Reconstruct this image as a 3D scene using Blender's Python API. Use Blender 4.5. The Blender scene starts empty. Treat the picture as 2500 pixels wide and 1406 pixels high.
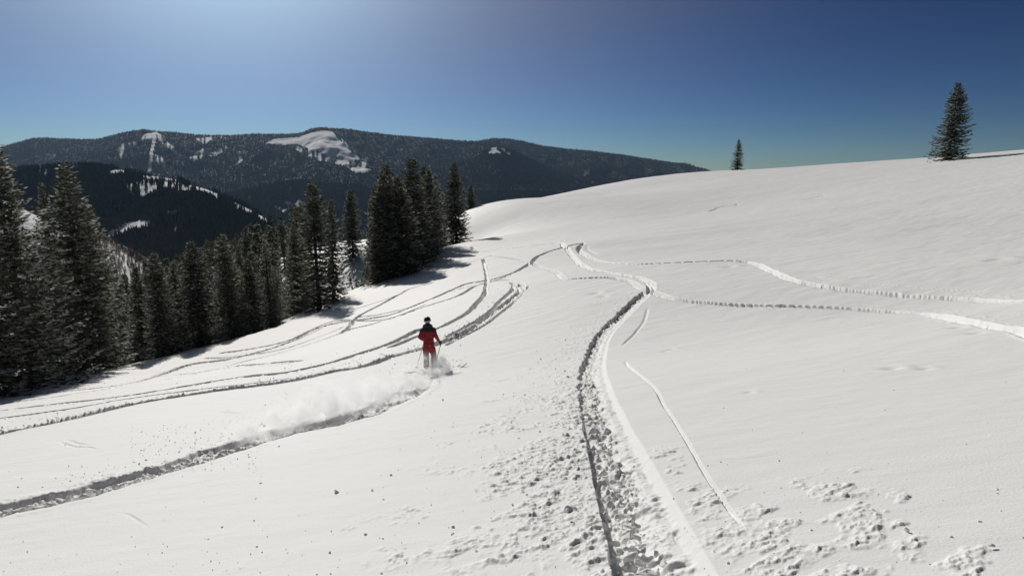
import bpy, math, random
import numpy as np
from mathutils import Vector, Matrix

scene = bpy.context.scene
COL = scene.collection
rng = np.random.default_rng(7)
random.seed(7)

# ------------------------------------------------------------------ camera, sky, sun, exposure
FOC = 1500.0                       # focal length in photograph pixels (2500 wide)
PIT = math.radians(10.3)
SP, CP = math.sin(PIT), math.cos(PIT)
cam_d = bpy.data.cameras.new('camera')
cam_d.sensor_width = 36.0
cam_d.lens = 36.0 * FOC / 2500.0
cam_d.clip_start = 0.05
cam_d.clip_end = 60000.0
cam = bpy.data.objects.new('camera', cam_d)
COL.objects.link(cam)
cam.location = (0, 0, 0)
cam.rotation_euler = (math.radians(90) - PIT, 0, 0)
scene.camera = cam

SUN_AZ = math.radians(-24.0)       # to the left of straight ahead
SUN_EL = math.radians(29.0)
world = bpy.data.worlds.new('World')
scene.world = world
world.use_nodes = True
wn = world.node_tree
bg = wn.nodes['Background']
sky = wn.nodes.new('ShaderNodeTexSky')
sky.sky_type = 'NISHITA'
sky.sun_disc = False
sky.sun_elevation = SUN_EL
sky.sun_rotation = SUN_AZ
sky.altitude = 2600.0
sky.air_density = 1.0
sky.dust_density = 0.35
sky.ozone_density = 2.0
# deeper blue of high, dry air, and the aureole round the sun
gm = wn.nodes.new('ShaderNodeGamma'); gm.inputs[1].default_value = 2.0
wn.links.new(sky.outputs[0], gm.inputs[0])
tc = wn.nodes.new('ShaderNodeTexCoord')
dt = wn.nodes.new('ShaderNodeVectorMath'); dt.operation = 'DOT_PRODUCT'
dt.inputs[1].default_value = (math.sin(SUN_AZ) * math.cos(SUN_EL), math.cos(SUN_AZ) * math.cos(SUN_EL), math.sin(SUN_EL))
wn.links.new(tc.outputs['Generated'], dt.inputs[0])
mx0 = wn.nodes.new('ShaderNodeMath'); mx0.operation = 'MAXIMUM'; mx0.inputs[1].default_value = 0.0
wn.links.new(dt.outputs['Value'], mx0.inputs[0])
pw = wn.nodes.new('ShaderNodeMath'); pw.operation = 'POWER'; pw.inputs[1].default_value = 34.0
wn.links.new(mx0.outputs[0], pw.inputs[0])
gl0 = wn.nodes.new('ShaderNodeVectorMath'); gl0.operation = 'SCALE'; gl0.inputs[0].default_value = (13.0, 20.0, 24.0)
wn.links.new(pw.outputs[0], gl0.inputs['Scale'])
sc0 = wn.nodes.new('ShaderNodeVectorMath'); sc0.operation = 'SCALE'; sc0.inputs['Scale'].default_value = 0.1
tn0 = wn.nodes.new('ShaderNodeVectorMath'); tn0.operation = 'MULTIPLY'; tn0.inputs[1].default_value = (.58, .66, .76)
wn.links.new(sc0.outputs[0], tn0.inputs[0])
wn.links.new(gm.outputs[0], sc0.inputs[0])
ad0 = wn.nodes.new('ShaderNodeVectorMath'); ad0.operation = 'ADD'
pw2 = wn.nodes.new('ShaderNodeMath'); pw2.operation = 'POWER'; pw2.inputs[1].default_value = 7.0
wn.links.new(mx0.outputs[0], pw2.inputs[0])
gl2 = wn.nodes.new('ShaderNodeVectorMath'); gl2.operation = 'SCALE'; gl2.inputs[0].default_value = (4.9, 5.0, 3.9)
wn.links.new(pw2.outputs[0], gl2.inputs['Scale'])
ad1 = wn.nodes.new('ShaderNodeVectorMath'); ad1.operation = 'ADD'
wn.links.new(tn0.outputs[0], ad1.inputs[0]); wn.links.new(gl2.outputs[0], ad1.inputs[1])
wn.links.new(ad1.outputs[0], ad0.inputs[0]); wn.links.new(gl0.outputs[0], ad0.inputs[1])
wn.links.new(ad0.outputs[0], bg.inputs[0])
bg.inputs[1].default_value = 0.05
sun_d = bpy.data.lights.new('sun', 'SUN')
sun_d.energy = 3.6
sun_d.angle = math.radians(0.53)
sun_d.color = (1.0, 0.95, 0.885)
sun = bpy.data.objects.new('sun', sun_d)
COL.objects.link(sun)
SUN_DIR = Vector((math.sin(SUN_AZ) * math.cos(SUN_EL), math.cos(SUN_AZ) * math.cos(SUN_EL), math.sin(SUN_EL)))
sun.rotation_euler = (-SUN_DIR).to_track_quat('-Z', 'Y').to_euler()
vs = scene.view_settings
vs.view_transform = 'Standard'
vs.look = 'None'
vs.gamma = 1.0
vs.use_curve_mapping = False
vs.exposure = 0.0
HAZE = 2.4e-5
try:
    scene.cycles.volume_step_rate = 2.0
    scene.cycles.volume_max_steps = 96
    scene.cycles.volume_bounces = 6
    scene.cycles.max_bounces = 8
except Exception:
    pass


# ------------------------------------------------------------------ small helpers
def ray(px, py):
    """Slopes x/y and z/y of the sight line through a photograph pixel."""
    xc = (np.asarray(px, float) - 1250) / FOC
    up = (703 - np.asarray(py, float)) / FOC
    Y = CP + up * SP
    return xc / Y, (-SP + up * CP) / Y


def proj(x, y, z):
    d = np.maximum(y * CP - z * SP, 1e-3)
    return 1250 + FOC * x / d, 703 - FOC * (y * SP + z * CP) / d


def tag(o, label=None, cat=None, group=None, kind=None):
    if label: o['label'] = label
    if cat: o['category'] = cat
    if group: o['group'] = group
    if kind: o['kind'] = kind
    return o


def empty(name, loc):
    o = bpy.data.objects.new(name, None)
    o.empty_display_size = 0.3
    COL.objects.link(o)
    o.location = loc
    return o


def mesh_np(name, V, Fq, mats, parent=None, smooth=True, midx=None):
    """Mesh object from a vertex array and an (n,3) or (n,4) face array."""
    me = bpy.data.meshes.new(name)
    V = np.asarray(V, np.float32)
    Fq = np.asarray(Fq, np.int32)
    k = Fq.shape[1]
    me.vertices.add(len(V)); me.vertices.foreach_set('co', V.ravel())
    me.loops.add(Fq.size); me.loops.foreach_set('vertex_index', Fq.ravel())
    me.polygons.add(len(Fq))
    me.polygons.foreach_set('loop_start', np.arange(0, Fq.size, k, dtype=np.int32))
    me.polygons.foreach_set('use_smooth', np.full(len(Fq), smooth, dtype=bool))
    for m in (mats if isinstance(mats, (list, tuple)) else [mats]):
        me.materials.append(m)
    if midx is not None:
        me.polygons.foreach_set('material_index', np.asarray(midx, np.int32))
    me.update(calc_edges=True)
    o = bpy.data.objects.new(name, me)
    COL.objects.link(o)
    if parent is not None: o.parent = parent
    return o


def hsh(i, j, s):
    h = (i.astype(np.int64) * 374761393 + j.astype(np.int64) * 668265263 + s * 974634777) & 0xFFFFFFFF
    h = ((h ^ (h >> 13)) * 1274126177) & 0xFFFFFFFF
    h = ((h ^ (h >> 16)) * 2246822519) & 0xFFFFFFFF
    return ((h ^ (h >> 15)) & 0xFFFFFF).astype(np.float32) / float(0xFFFFFF)


def vnoise(x, y, s=0):
    xi = np.floor(x); yi = np.floor(y)
    fx = (x - xi).astype(np.float32); fy = (y - yi).astype(np.float32)
    xi = xi.astype(np.int64); yi = yi.astype(np.int64)
    fx = fx * fx * fx * (fx * (fx * 6 - 15) + 10); fy = fy * fy * fy * (fy * (fy * 6 - 15) + 10)
    a = hsh(xi, yi, s); b = hsh(xi + 1, yi, s); c = hsh(xi, yi + 1, s); d = hsh(xi + 1, yi + 1, s)
    return (a + (b - a) * fx) * (1 - fy) + (c + (d - c) * fx) * fy - 0.5      # -0.5 .. 0.5


def fbm(x, y, s=0, o=4, g=0.5):
    r = 0; a = 1.0
    for k in range(o):
        r = r + a * vnoise(x * 2 ** k + 17.3 * k, y * 2 ** k - 9.1 * k, s + k)
        a *= g
    return r


def sstep(a, b, x):
    t = np.clip((x - a) / (b - a), 0, 1)
    return t * t * (3 - 2 * t)


def inpoly(px, py, poly):
    r = np.zeros(np.shape(px), bool)
    n = len(poly)
    for i in range(n):
        x0, y0 = poly[i]; x1, y1 = poly[(i + 1) % n]
        if y0 == y1: continue
        cnd = ((y0 > py) != (y1 > py)) & (px < (x1 - x0) * (py - y0) / (y1 - y0) + x0)
        r ^= cnd
    return r


# ------------------------------------------------------------------ materials
def new_mat(name):
    m = bpy.data.materials.new(name)
    m.use_nodes = True
    return m, m.node_tree.nodes, m.node_tree.links, m.node_tree.nodes['Principled BSDF']


def plain(name, col, rough=0.7, metal=0.0, spec=0.3, var=0.0, scale=20):
    m, N, L, b = new_mat(name)
    b.inputs['Roughness'].default_value = rough
    b.inputs['Metallic'].default_value = metal
    b.inputs['Specular IOR Level'].default_value = spec
    b.inputs['Base Color'].default_value = (*col, 1)
    if var:
        t = N.new('ShaderNodeTexNoise'); t.inputs['Scale'].default_value = scale
        r = N.new('ShaderNodeMapRange')
        r.inputs[3].default_value = 1 - var; r.inputs[4].default_value = 1 + var
        x = N.new('ShaderNodeVectorMath'); x.operation = 'SCALE'
        x.inputs[0].default_value = col
        tc = N.new('ShaderNodeTexCoord')
        L.new(tc.outputs['Object'], t.inputs['Vector'])
        L.new(t.outputs['Fac'], r.inputs[0]); L.new(r.outputs[0], x.inputs['Scale'])
        L.new(x.outputs[0], b.inputs['Base Color'])
        bp = N.new('ShaderNodeBump'); bp.inputs['Strength'].default_value = 0.25; bp.inputs['Distance'].default_value = 0.01
        L.new(t.outputs['Fac'], bp.inputs['Height']); L.new(bp.outputs[0], b.inputs['Normal'])
    return m


def snow_material():
    m, N, L, b = new_mat('snow')
    b.inputs['Roughness'].default_value = 0.65
    b.inputs['Specular IOR Level'].default_value = 0.15
    g = N.new('ShaderNodeNewGeometry')
    t1 = N.new('ShaderNodeTexNoise'); t1.inputs['Scale'].default_value = 45; t1.inputs['Detail'].default_value = 6
    mp = N.new('ShaderNodeMapping'); mp.inputs['Scale'].default_value = (0.5, 1.6, 1.0); mp.inputs['Rotation'].default_value = (0, 0, 0.35)
    t2 = N.new('ShaderNodeTexNoise'); t2.inputs['Scale'].default_value = 2.2; t2.inputs['Detail'].default_value = 5
    t3 = N.new('ShaderNodeTexNoise'); t3.inputs['Scale'].default_value = 0.07; t3.inputs['Detail'].default_value = 3
    L.new(g.outputs['Position'], t1.inputs['Vector'])
    L.new(g.outputs['Position'], mp.inputs['Vector']); L.new(mp.outputs[0], t2.inputs['Vector'])
    L.new(g.outputs['Position'], t3.inputs['Vector'])
    b1 = N.new('ShaderNodeBump'); b1.inputs['Strength'].default_value = 0.6; b1.inputs['Distance'].default_value = 0.006
    b2 = N.new('ShaderNodeBump'); b2.inputs['Strength'].default_value = 0.5; b2.inputs['Distance'].default_value = 0.03
    L.new(t1.outputs['Fac'], b1.inputs['Height']); L.new(t2.outputs['Fac'], b2.inputs['Height'])
    L.new(b1.outputs[0], b2.inputs['Normal']); L.new(b2.outputs[0], b.inputs['Normal'])
    cr = N.new('ShaderNodeValToRGB')
    cr.color_ramp.elements[0].position = 0.3; cr.color_ramp.elements[0].color = (0.80, 0.795, 0.785, 1)
    cr.color_ramp.elements[1].position = 0.75; cr.color_ramp.elements[1].color = (0.86, 0.85, 0.835, 1)
    L.new(t3.outputs['Fac'], cr.inputs[0]); L.new(cr.outputs[0], b.inputs['Base Color'])
    return m


def mountain_material(name, forest, bare, fine):
    """Forest floor against snow: the clearings come from the vertex attribute 'snow', their edges are broken up by noise."""
    m, N, L, b = new_mat(name)
    b.inputs['Roughness'].default_value = 0.9
    b.inputs['Specular IOR Level'].default_value = 0.05
    at = N.new('ShaderNodeAttribute'); at.attribute_name = 'snow'
    g = N.new('ShaderNodeNewGeometry')
    t = N.new('ShaderNodeTexNoise'); t.inputs['Scale'].default_value = fine; t.inputs['Detail'].default_value = 5
    L.new(g.outputs['Position'], t.inputs['Vector'])
    a = N.new('ShaderNodeMath'); a.operation = 'ADD'
    s = N.new('ShaderNodeMath'); s.operation = 'MULTIPLY_ADD'; s.inputs[1].default_value = 0.9; s.inputs[2].default_value = -0.45
    L.new(t.outputs['Fac'], s.inputs[0]); L.new(s.outputs[0], a.inputs[0]); L.new(at.outputs['Fac'], a.inputs[1])
    r = N.new('ShaderNodeMapRange'); r.inputs[1].default_value = 0.37; r.inputs[2].default_value = 0.58; r.clamp = True
    L.new(a.outputs[0], r.inputs[0])
    t2 = N.new('ShaderNodeTexNoise'); t2.inputs['Scale'].default_value = fine * 0.12; t2.inputs['Detail'].default_value = 6
    L.new(g.outputs['Position'], t2.inputs['Vector'])
    cr = N.new('ShaderNodeValToRGB')
    cr.color_ramp.elements[0].position = 0.35; cr.color_ramp.elements[0].color = (*forest, 1)
    cr.color_ramp.elements[1].position = 0.68; cr.color_ramp.elements[1].color = (*bare, 1)
    L.new(t2.outputs['Fac'], cr.inputs[0])
    mx = N.new('ShaderNodeMix'); mx.data_type = 'RGBA'
    L.new(r.outputs[0], mx.inputs[0]); L.new(cr.outputs[0], mx.inputs[6])
    mx.inputs[7].default_value = (0.82, 0.82, 0.82, 1)
    L.new(mx.outputs[2], b.inputs['Base Color'])
    return m


def leaf_material(name, col, trans=0.25, var=0.35):
    m, N, L, b = new_mat(name)
    out = N['Material Output']
    N.remove(b)
    d = N.new('ShaderNodeBsdfDiffuse'); tr = N.new('ShaderNodeBsdfTranslucent'); mx = N.new('ShaderNodeMixShader')
    gl = N.new('ShaderNodeBsdfGlossy'); gl.inputs['Roughness'].default_value = 0.5
    gl.inputs['Color'].default_value = (0.6, 0.62, 0.6, 1)
    mx2 = N.new('ShaderNodeMixShader'); mx2.inputs[0].default_value = 0.04
    mx.inputs[0].default_value = trans
    tc = N.new('ShaderNodeTexCoord'); t = N.new('ShaderNodeTexNoise'); t.inputs['Scale'].default_value = 1.6; t.inputs['Detail'].default_value = 4
    L.new(tc.outputs['Object'], t.inputs['Vector'])
    oi = N.new('ShaderNodeObjectInfo')
    ad = N.new('ShaderNodeMath'); ad.operation = 'MULTIPLY_ADD'; ad.inputs[1].default_value = 0.5
    L.new(oi.outputs['Random'], ad.inputs[0]); L.new(t.outputs['Fac'], ad.inputs[2])
    r = N.new('ShaderNodeMapRange'); r.inputs[1].default_value = 0.3; r.inputs[2].default_value = 1.1
    r.inputs[3].default_value = 1 - var; r.inputs[4].default_value = 1 + var
    L.new(ad.outputs[0], r.inputs[0])
    x = N.new('ShaderNodeVectorMath'); x.operation = 'SCALE'; x.inputs[0].default_value = col
    L.new(r.outputs[0], x.inputs['Scale'])
    L.new(x.outputs[0], d.inputs['Color']); L.new(x.outputs[0], tr.inputs['Color'])
    L.new(d.outputs[0], mx.inputs[1]); L.new(tr.outputs[0], mx.inputs[2])
    L.new(mx.outputs[0], mx2.inputs[1]); L.new(gl.outputs[0], mx2.inputs[2])
    L.new(mx2.outputs[0], out.inputs['Surface'])
    return m


M_SNOW = snow_material()
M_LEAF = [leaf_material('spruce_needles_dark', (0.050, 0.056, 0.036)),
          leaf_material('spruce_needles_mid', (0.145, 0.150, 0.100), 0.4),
          leaf_material('spruce_needles_pale', (0.38, 0.38, 0.34), 0.4),  # frost, plus the light-caught grey bough edges put into the colour
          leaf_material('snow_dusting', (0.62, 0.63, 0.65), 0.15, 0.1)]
M_BARK = plain('spruce_bark', (0.075, 0.055, 0.042), 0.9, var=0.4, scale=6)
M_RED = plain('red_shell_fabric', (0.25, 0.013, 0.018), 0.65, var=0.25, scale=14)
M_DARK = plain('charcoal_shell_fabric', (0.018, 0.018, 0.023), 0.7, var=0.3, scale=14)
M_BLACK = plain('black_plastic', (0.008, 0.008, 0.010), 0.35, spec=0.5)
M_STRAP = plain('pale_goggle_strap', (0.55, 0.54, 0.56), 0.7)
M_LENS = plain('mirrored_goggle_lens', (0.10, 0.06, 0.04), 0.12, spec=0.8)
M_SKIN = plain('skin', (0.50, 0.30, 0.22), 0.55)
M_HAIR = plain('brown_hair', (0.05, 0.03, 0.02), 0.8)
M_BOOT = plain('grey_ski_boot', (0.10, 0.10, 0.11), 0.35, spec=0.5)
M_SKI = plain('ski_topsheet', (0.03, 0.03, 0.035), 0.7, spec=0.2, var=0.3, scale=3)
M_STEEL = plain('steel', (0.5, 0.5, 0.52), 0.3, 0.9)
M_POLE = plain('pole_shaft', (0.10, 0.10, 0.11), 0.35, 0.4)

# ------------------------------------------------------------------ the lie of the land near the camera
CT = []
for y in (-60, -25, -8, 0, 6, 12, 18):
    for x in (-30, -14, -5, 0, 5, 14, 30):
        if y > 12 and abs(x) > 20: continue
        CT.append((x, y, -1.8 - .21 * y + .12 * x))
for px, py, y in [(0, 948, 38), (-300, 1010, 36), (150, 918, 44), (300, 893, 54), (450, 862, 64), (600, 832, 74), (700, 778, 80),
                  (850, 712, 86), (950, 672, 96), (1040, 620, 112), (1120, 562, 140), (1150, 510, 190), (1250, 600, 90), (1375, 600, 72),
                  (1250, 703, 42), (1000, 760, 45), (800, 800, 50), (500, 900, 42), (1590, 715, 30), (1590, 600, 62), (1700, 520, 110),
                  (1450, 480, 190), (1720, 419, 230), (2000, 403, 190), (2300, 384, 150), (2500, 366, 160), (2800, 332, 150),
                  (3200, 280, 130), (2100, 500, 80), (2500, 550, 46), (2500, 735, 17), (2200, 650, 30), (1900, 650, 36),
                  (1900, 440, 150), (2300, 450, 90), (857, 690, 178), (840, 600, 300), (780, 640, 160)]:
    a, b = ray(px, py)
    CT.append((float(a * y), y, float(b * y)))
CT += [(-31, 115, -23.5), (-45, 122, -29), (-16, 125, -18.5),
       (-70, 110, -38), (-120, 200, -50), (-100, 200, -43), (-75, 200, -38), (-60, 130, -32), (-90, 80, -33), (-150, 100, -50),
       (-200, 250, -75), (-60, 50, -24), (-110, 30, -30), (-250, 60, -65), (-10, 260, -16), (-20, 380, -50), (70, 300, -4),
       (90, 420, -40), (110, 240, 0), (150, 330, -22), (190, 250, 4), (300, 150, 30), (200, 60, 26), (300, 400, -20),
       (-60, 330, -52), (-100, 480, -95), (0, 560, -100), (200, 560, -75), (-300, 420, -130), (-400, 100, -110), (400, 0, 60),
       (-300, -100, -40), (0, -200, 30), (300, -200, 70), (400, 560, -60)]
CT = np.array(CT)
_X = CT[:, :2] / 100.0
_n = len(_X)


def _U(r2): return r2 * np.log(r2 + 1e-9) * .5


_A = np.zeros((_n + 3, _n + 3))
_A[:_n, :_n] = _U(((_X[:, None] - _X[None]) ** 2).sum(-1)) + np.eye(_n) * 2e-4
_A[:_n, _n:] = np.c_[np.ones(_n), _X]
_A[_n:, :_n] = _A[:_n, _n:].T
_W = np.linalg.solve(_A, np.r_[CT[:, 2], 0, 0, 0])


def zb(x, y):
    """Height of the undisturbed snow slope (the camera is the origin)."""
    x = np.asarray(x, float) / 100; y = np.asarray(y, float) / 100
    o = _W[_n] + _W[_n + 1] * x + _W[_n + 2] * y
    for i in range(_n):
        o = o + _W[i] * _U((x - _X[i, 0]) ** 2 + (y - _X[i, 1]) ** 2)
    return o


_YS = np.exp(np.linspace(np.log(2.), np.log(600), 700))


def hit(px, py, first=True):
    """Where the sight line through a photograph pixel meets the slope: world x, y, z."""
    a, b = ray(px, py)
    g = b * _YS - zb(a * _YS, _YS)
    if not (g < 0).any():
        i = int(np.argmin(np.abs(g / _YS))); y = _YS[i]
    else:
        i = max(1, int(np.argmax(g < 0)))
        t = g[i - 1] / (g[i - 1] - g[i]); y = _YS[i - 1] + (_YS[i] - _YS[i - 1]) * t
    x = float(a * y)
    return np.array([x, float(y), float(zb(x, y))])


# ------------------------------------------------------------------ ski tracks: centre lines traced on the slope
# (points in photograph pixels, half width m, depth m, rubble m, spray side, spray reach, ridge between skis)
TRACKS = [
    ([(1650, 1500), (1618, 1406), (1575, 1290), (1540, 1200), (1505, 1110), (1475, 1030), (1452, 950), (1448, 890), (1468, 830),
      (1500, 790), (1540, 750), (1578, 716)], .30, .125, .036, 1, 4.5, 0),
    ([(1578, 716), (1591, 703), (1585, 690), (1562, 680), (1530, 673), (1490, 666), (1442, 658), (1418, 646), (1400, 628), (1385, 608), (1374, 598)],
     .26, .12, .02, -1, 1.5, .6),
    ([(2560, 828), (2500, 811), (2440, 800), (2360, 786), (2250, 768), (2100, 756), (1950, 750), (1800, 746), (1700, 738), (1635, 728),
      (1599, 716), (1565, 705), (1540, 690), (1490, 678), (1418, 680), (1376, 681), (1355, 664), (1321, 653), (1297, 643), (1272, 635), (1200, 624)],
     .24, .15, .03, -1, 2.0, 0),
    ([(2560, 738), (2500, 736), (2350, 730), (2200, 722), (2090, 711), (2000, 698), (1930, 682), (1880, 660), (1845, 645), (1800, 637),
      (1700, 640), (1587, 645), (1526, 645), (1466, 639), (1430, 625), (1413, 608), (1424, 595)], .26, .16, .035, -1, 2.2, 0),
    ([(1424, 595), (1395, 600), (1374, 606), (1340, 615), (1310, 628), (1297, 642), (1270, 658), (1248, 667), (1200, 682), (1140, 694), (1079, 720),
      (1020, 745), (956, 769), (900, 779), (853, 786), (780, 800), (700, 838)], .24, .20, .03, 0, 0, 0),
    ([(1374, 604), (1369, 594), (1330, 596), (1297, 600), (1240, 608), (1200, 612), (1165, 612), (1152, 604)], .22, .16, .01, -1, 1.5, 0),
    ([(1200, 624), (1180, 630), (1130, 645), (1080, 658)], .14, .10, 0, 0, 0, 0),
    ([(1180, 633), (1186, 655), (1190, 680), (1184, 715), (1160, 745), (1135, 768), (1100, 788), (1060, 806), (1020, 822), (956, 848)], .22, .17, .03, 1, 1.2, 0),
    ([(1240, 684), (1200, 687), (1160, 700), (1120, 722), (1060, 742), (1007, 760), (918, 789), (851, 805)], .22, .18, .03, 0, 0, 0),
    ([(1248, 690), (1256, 698), (1245, 715), (1215, 740), (1194, 764), (1148, 794), (1089, 824)], .16, .15, .02, 1, 1.5, 0),
    ([(1268, 696), (1275, 708), (1262, 722), (1225, 748), (1190, 775), (1161, 797), (1092, 832), (1040, 850), (956, 873), (879, 898), (825, 905),
      (700, 932), (580, 946), (450, 966), (300, 992), (150, 1028), (0, 1058), (-80, 1078)], .30, .17, .13, -1, 3.0, .3),
    ([(1020, 806), (956, 838), (900, 858), (854, 872), (780, 893), (700, 910), (640, 916), (560, 925), (430, 946), (300, 966), (150, 985), (0, 1003), (-60, 1010)],
     .28, .18, .07, 1, 1.6, .5),
    ([(700, 925), (560, 942), (430, 958), (300, 975), (180, 996), (0, 1020), (-60, 1028)], .14, .13, .01, 0, 0, 0),
    ([(700, 838), (640, 858), (560, 876), (470, 890), (400, 912), (300, 938), (150, 956), (0, 966)], .22, .15, .09, -1, 1.8, 0),
    ([(969, 722), (930, 745), (890, 765), (864, 782), (855, 796), (835, 812)], .22, .18, .01, 0, 0, 0),
    ([(1060, 690), (1000, 706), (969, 722), (900, 745), (850, 756), (810, 752), (796, 740)], .16, .14, 0, 0, 0, 0),
    ([(853, 783), (820, 783), (780, 796), (740, 815), (700, 832), (620, 850), (540, 862)], .18, .14, .01, 0, 0, 0),
    ([(740, 880), (690, 884), (620, 890), (540, 900), (440, 914), (400, 918)], .20, .14, .10, 1, 1.6, 0),
    ([(-90, 1275), (0, 1248), (60, 1232), (140, 1218), (250, 1190), (400, 1148), (520, 1108), (640, 1070), (740, 1047), (830, 1028), (900, 1005), (955, 980),
      (1010, 948), (1056, 908)], .42, .115, .055, 1, 1.3, 0),
    ([(1525, 880), (1535, 895), (1560, 915), (1600, 950), (1618, 985), (1645, 1025), (1680, 1082), (1720, 1152), (1760, 1213), (1800, 1272), (1822, 1302)],
     .020, .05, .006, 1, .2, 0),
    ([(1822, 1302), (1840, 1325), (1856, 1345)], .02, .015, 0, 0, 0, 0),
    ([(1582, 750), (1572, 785), (1550, 815), (1517, 846)], .045, .04, 0, 0, 0, 0),
    ([(2090, 690), (2150, 696), (2280, 706), (2420, 712)], .05, .05, .01, 0, 0, 0),
    ([(1985, 673), (2010, 680), (2060, 687)], .04, .035, 0, 0, 0, 0),
    ([(1432, 600), (1438, 612), (1458, 622)], .08, .05, 0, 0, 0, 0),
    ([(1250, 668), (1200, 688), (1150, 700), (1100, 712), (1060, 728), (1000, 752), (940, 766), (880, 775)], .11, .12, .01, 0, 0, 0),
    ([(700, 838), (760, 814), (813, 790), (864, 784), (950, 778), (1040, 745)], .12, .12, .01, 0, 0, 0),
    ([(-60, 992), (0, 985), (200, 960), (400, 926), (560, 892), (680, 862), (760, 838), (853, 806)], .13, .13, .03, -1, .8, 0),
    ([(1290, 700), (1270, 722), (1235, 755), (1190, 790), (1130, 822), (1092, 842)], .10, .11, .01, 0, 0, 0),
    ([(500, 875), (600, 868), (700, 850), (800, 815), (835, 800)], .10, .10, .01, 0, 0, 0),
    ([(1155, 500), (1200, 490)], .15, .08, 0, 0, 0, 0),
    ([(130, 1272), (180, 1260), (225, 1248)], .012, .02, 0, 0, 0, 0),
    ([(270, 1250), (310, 1255), (345, 1275), (370, 1292)], .010, .012, 0, 0, 0, 0),
    ([(440, 1376), (465, 1378), (500, 1372), (550, 1366)], .009, .014, 0, 0, 0, 0),
    ([(1740, 1110), (1800, 1109), (1850, 1103), (1890, 1098)], .014, .018, 0, 0, 0, 0),
    ([(1745, 1122), (1810, 1121), (1860, 1115), (1920, 1107)], .014, .02, 0, 0, 0, 0),
    ([(1950, 976), (2020, 970), (2090, 963)], .02, .02, 0, 0, 0, 0),
    ([(2016, 1275), (2090, 1268)], .01, .012, 0, 0, 0, 0), ([(2395, 1232), (2430, 1228)], .01, .014, 0, 0, 0, 0),
    ([(1115, 1000), (1160, 998), (1190, 996)], .015, .02, 0, 0, 0, 0),
    ([(140, 1078), (180, 1090), (215, 1092), (240, 1100)], .014, .016, 0, 0, 0, 0),
    ([(155, 1072), (190, 1082), (230, 1088)], .014, .016, 0, 0, 0, 0),
    ([(470, 1053), (500, 1052)], .02, .02, 0, 0, 0, 0), ([(520, 1005), (600, 1010)], .02, .02, 0, 0, 0, 0),
    ([(1735, 515), (1760, 506), (1800, 500)], .10, .08, 0, 0, 0, 0), ([(1955, 490), (1985, 483), (2010, 478)], .10, .08, 0, 0, 0, 0),
    ([(1860, 530), (1910, 526)], .08, .06, 0, 0, 0, 0),
]


def smooth_line(P, step):
    P = np.asarray(P, float)
    Q = np.vstack([2 * P[0] - P[1], P, 2 * P[-1] - P[-2]])
    out = []
    for i in range(1, len(Q) - 2):
        a, b, c, d = Q[i - 1:i + 3]
        n = max(2, int(np.linalg.norm(c - b) / step))
        for t in np.linspace(0, 1, n, endpoint=False):
            out.append(.5 * ((2 * b) + (-a + c) * t + (2 * a - 5 * b + 4 * c - d) * t * t + (-a + 3 * b - 3 * c + d) * t ** 3))
    out.append(P[-1])
    return np.array(out)


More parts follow.
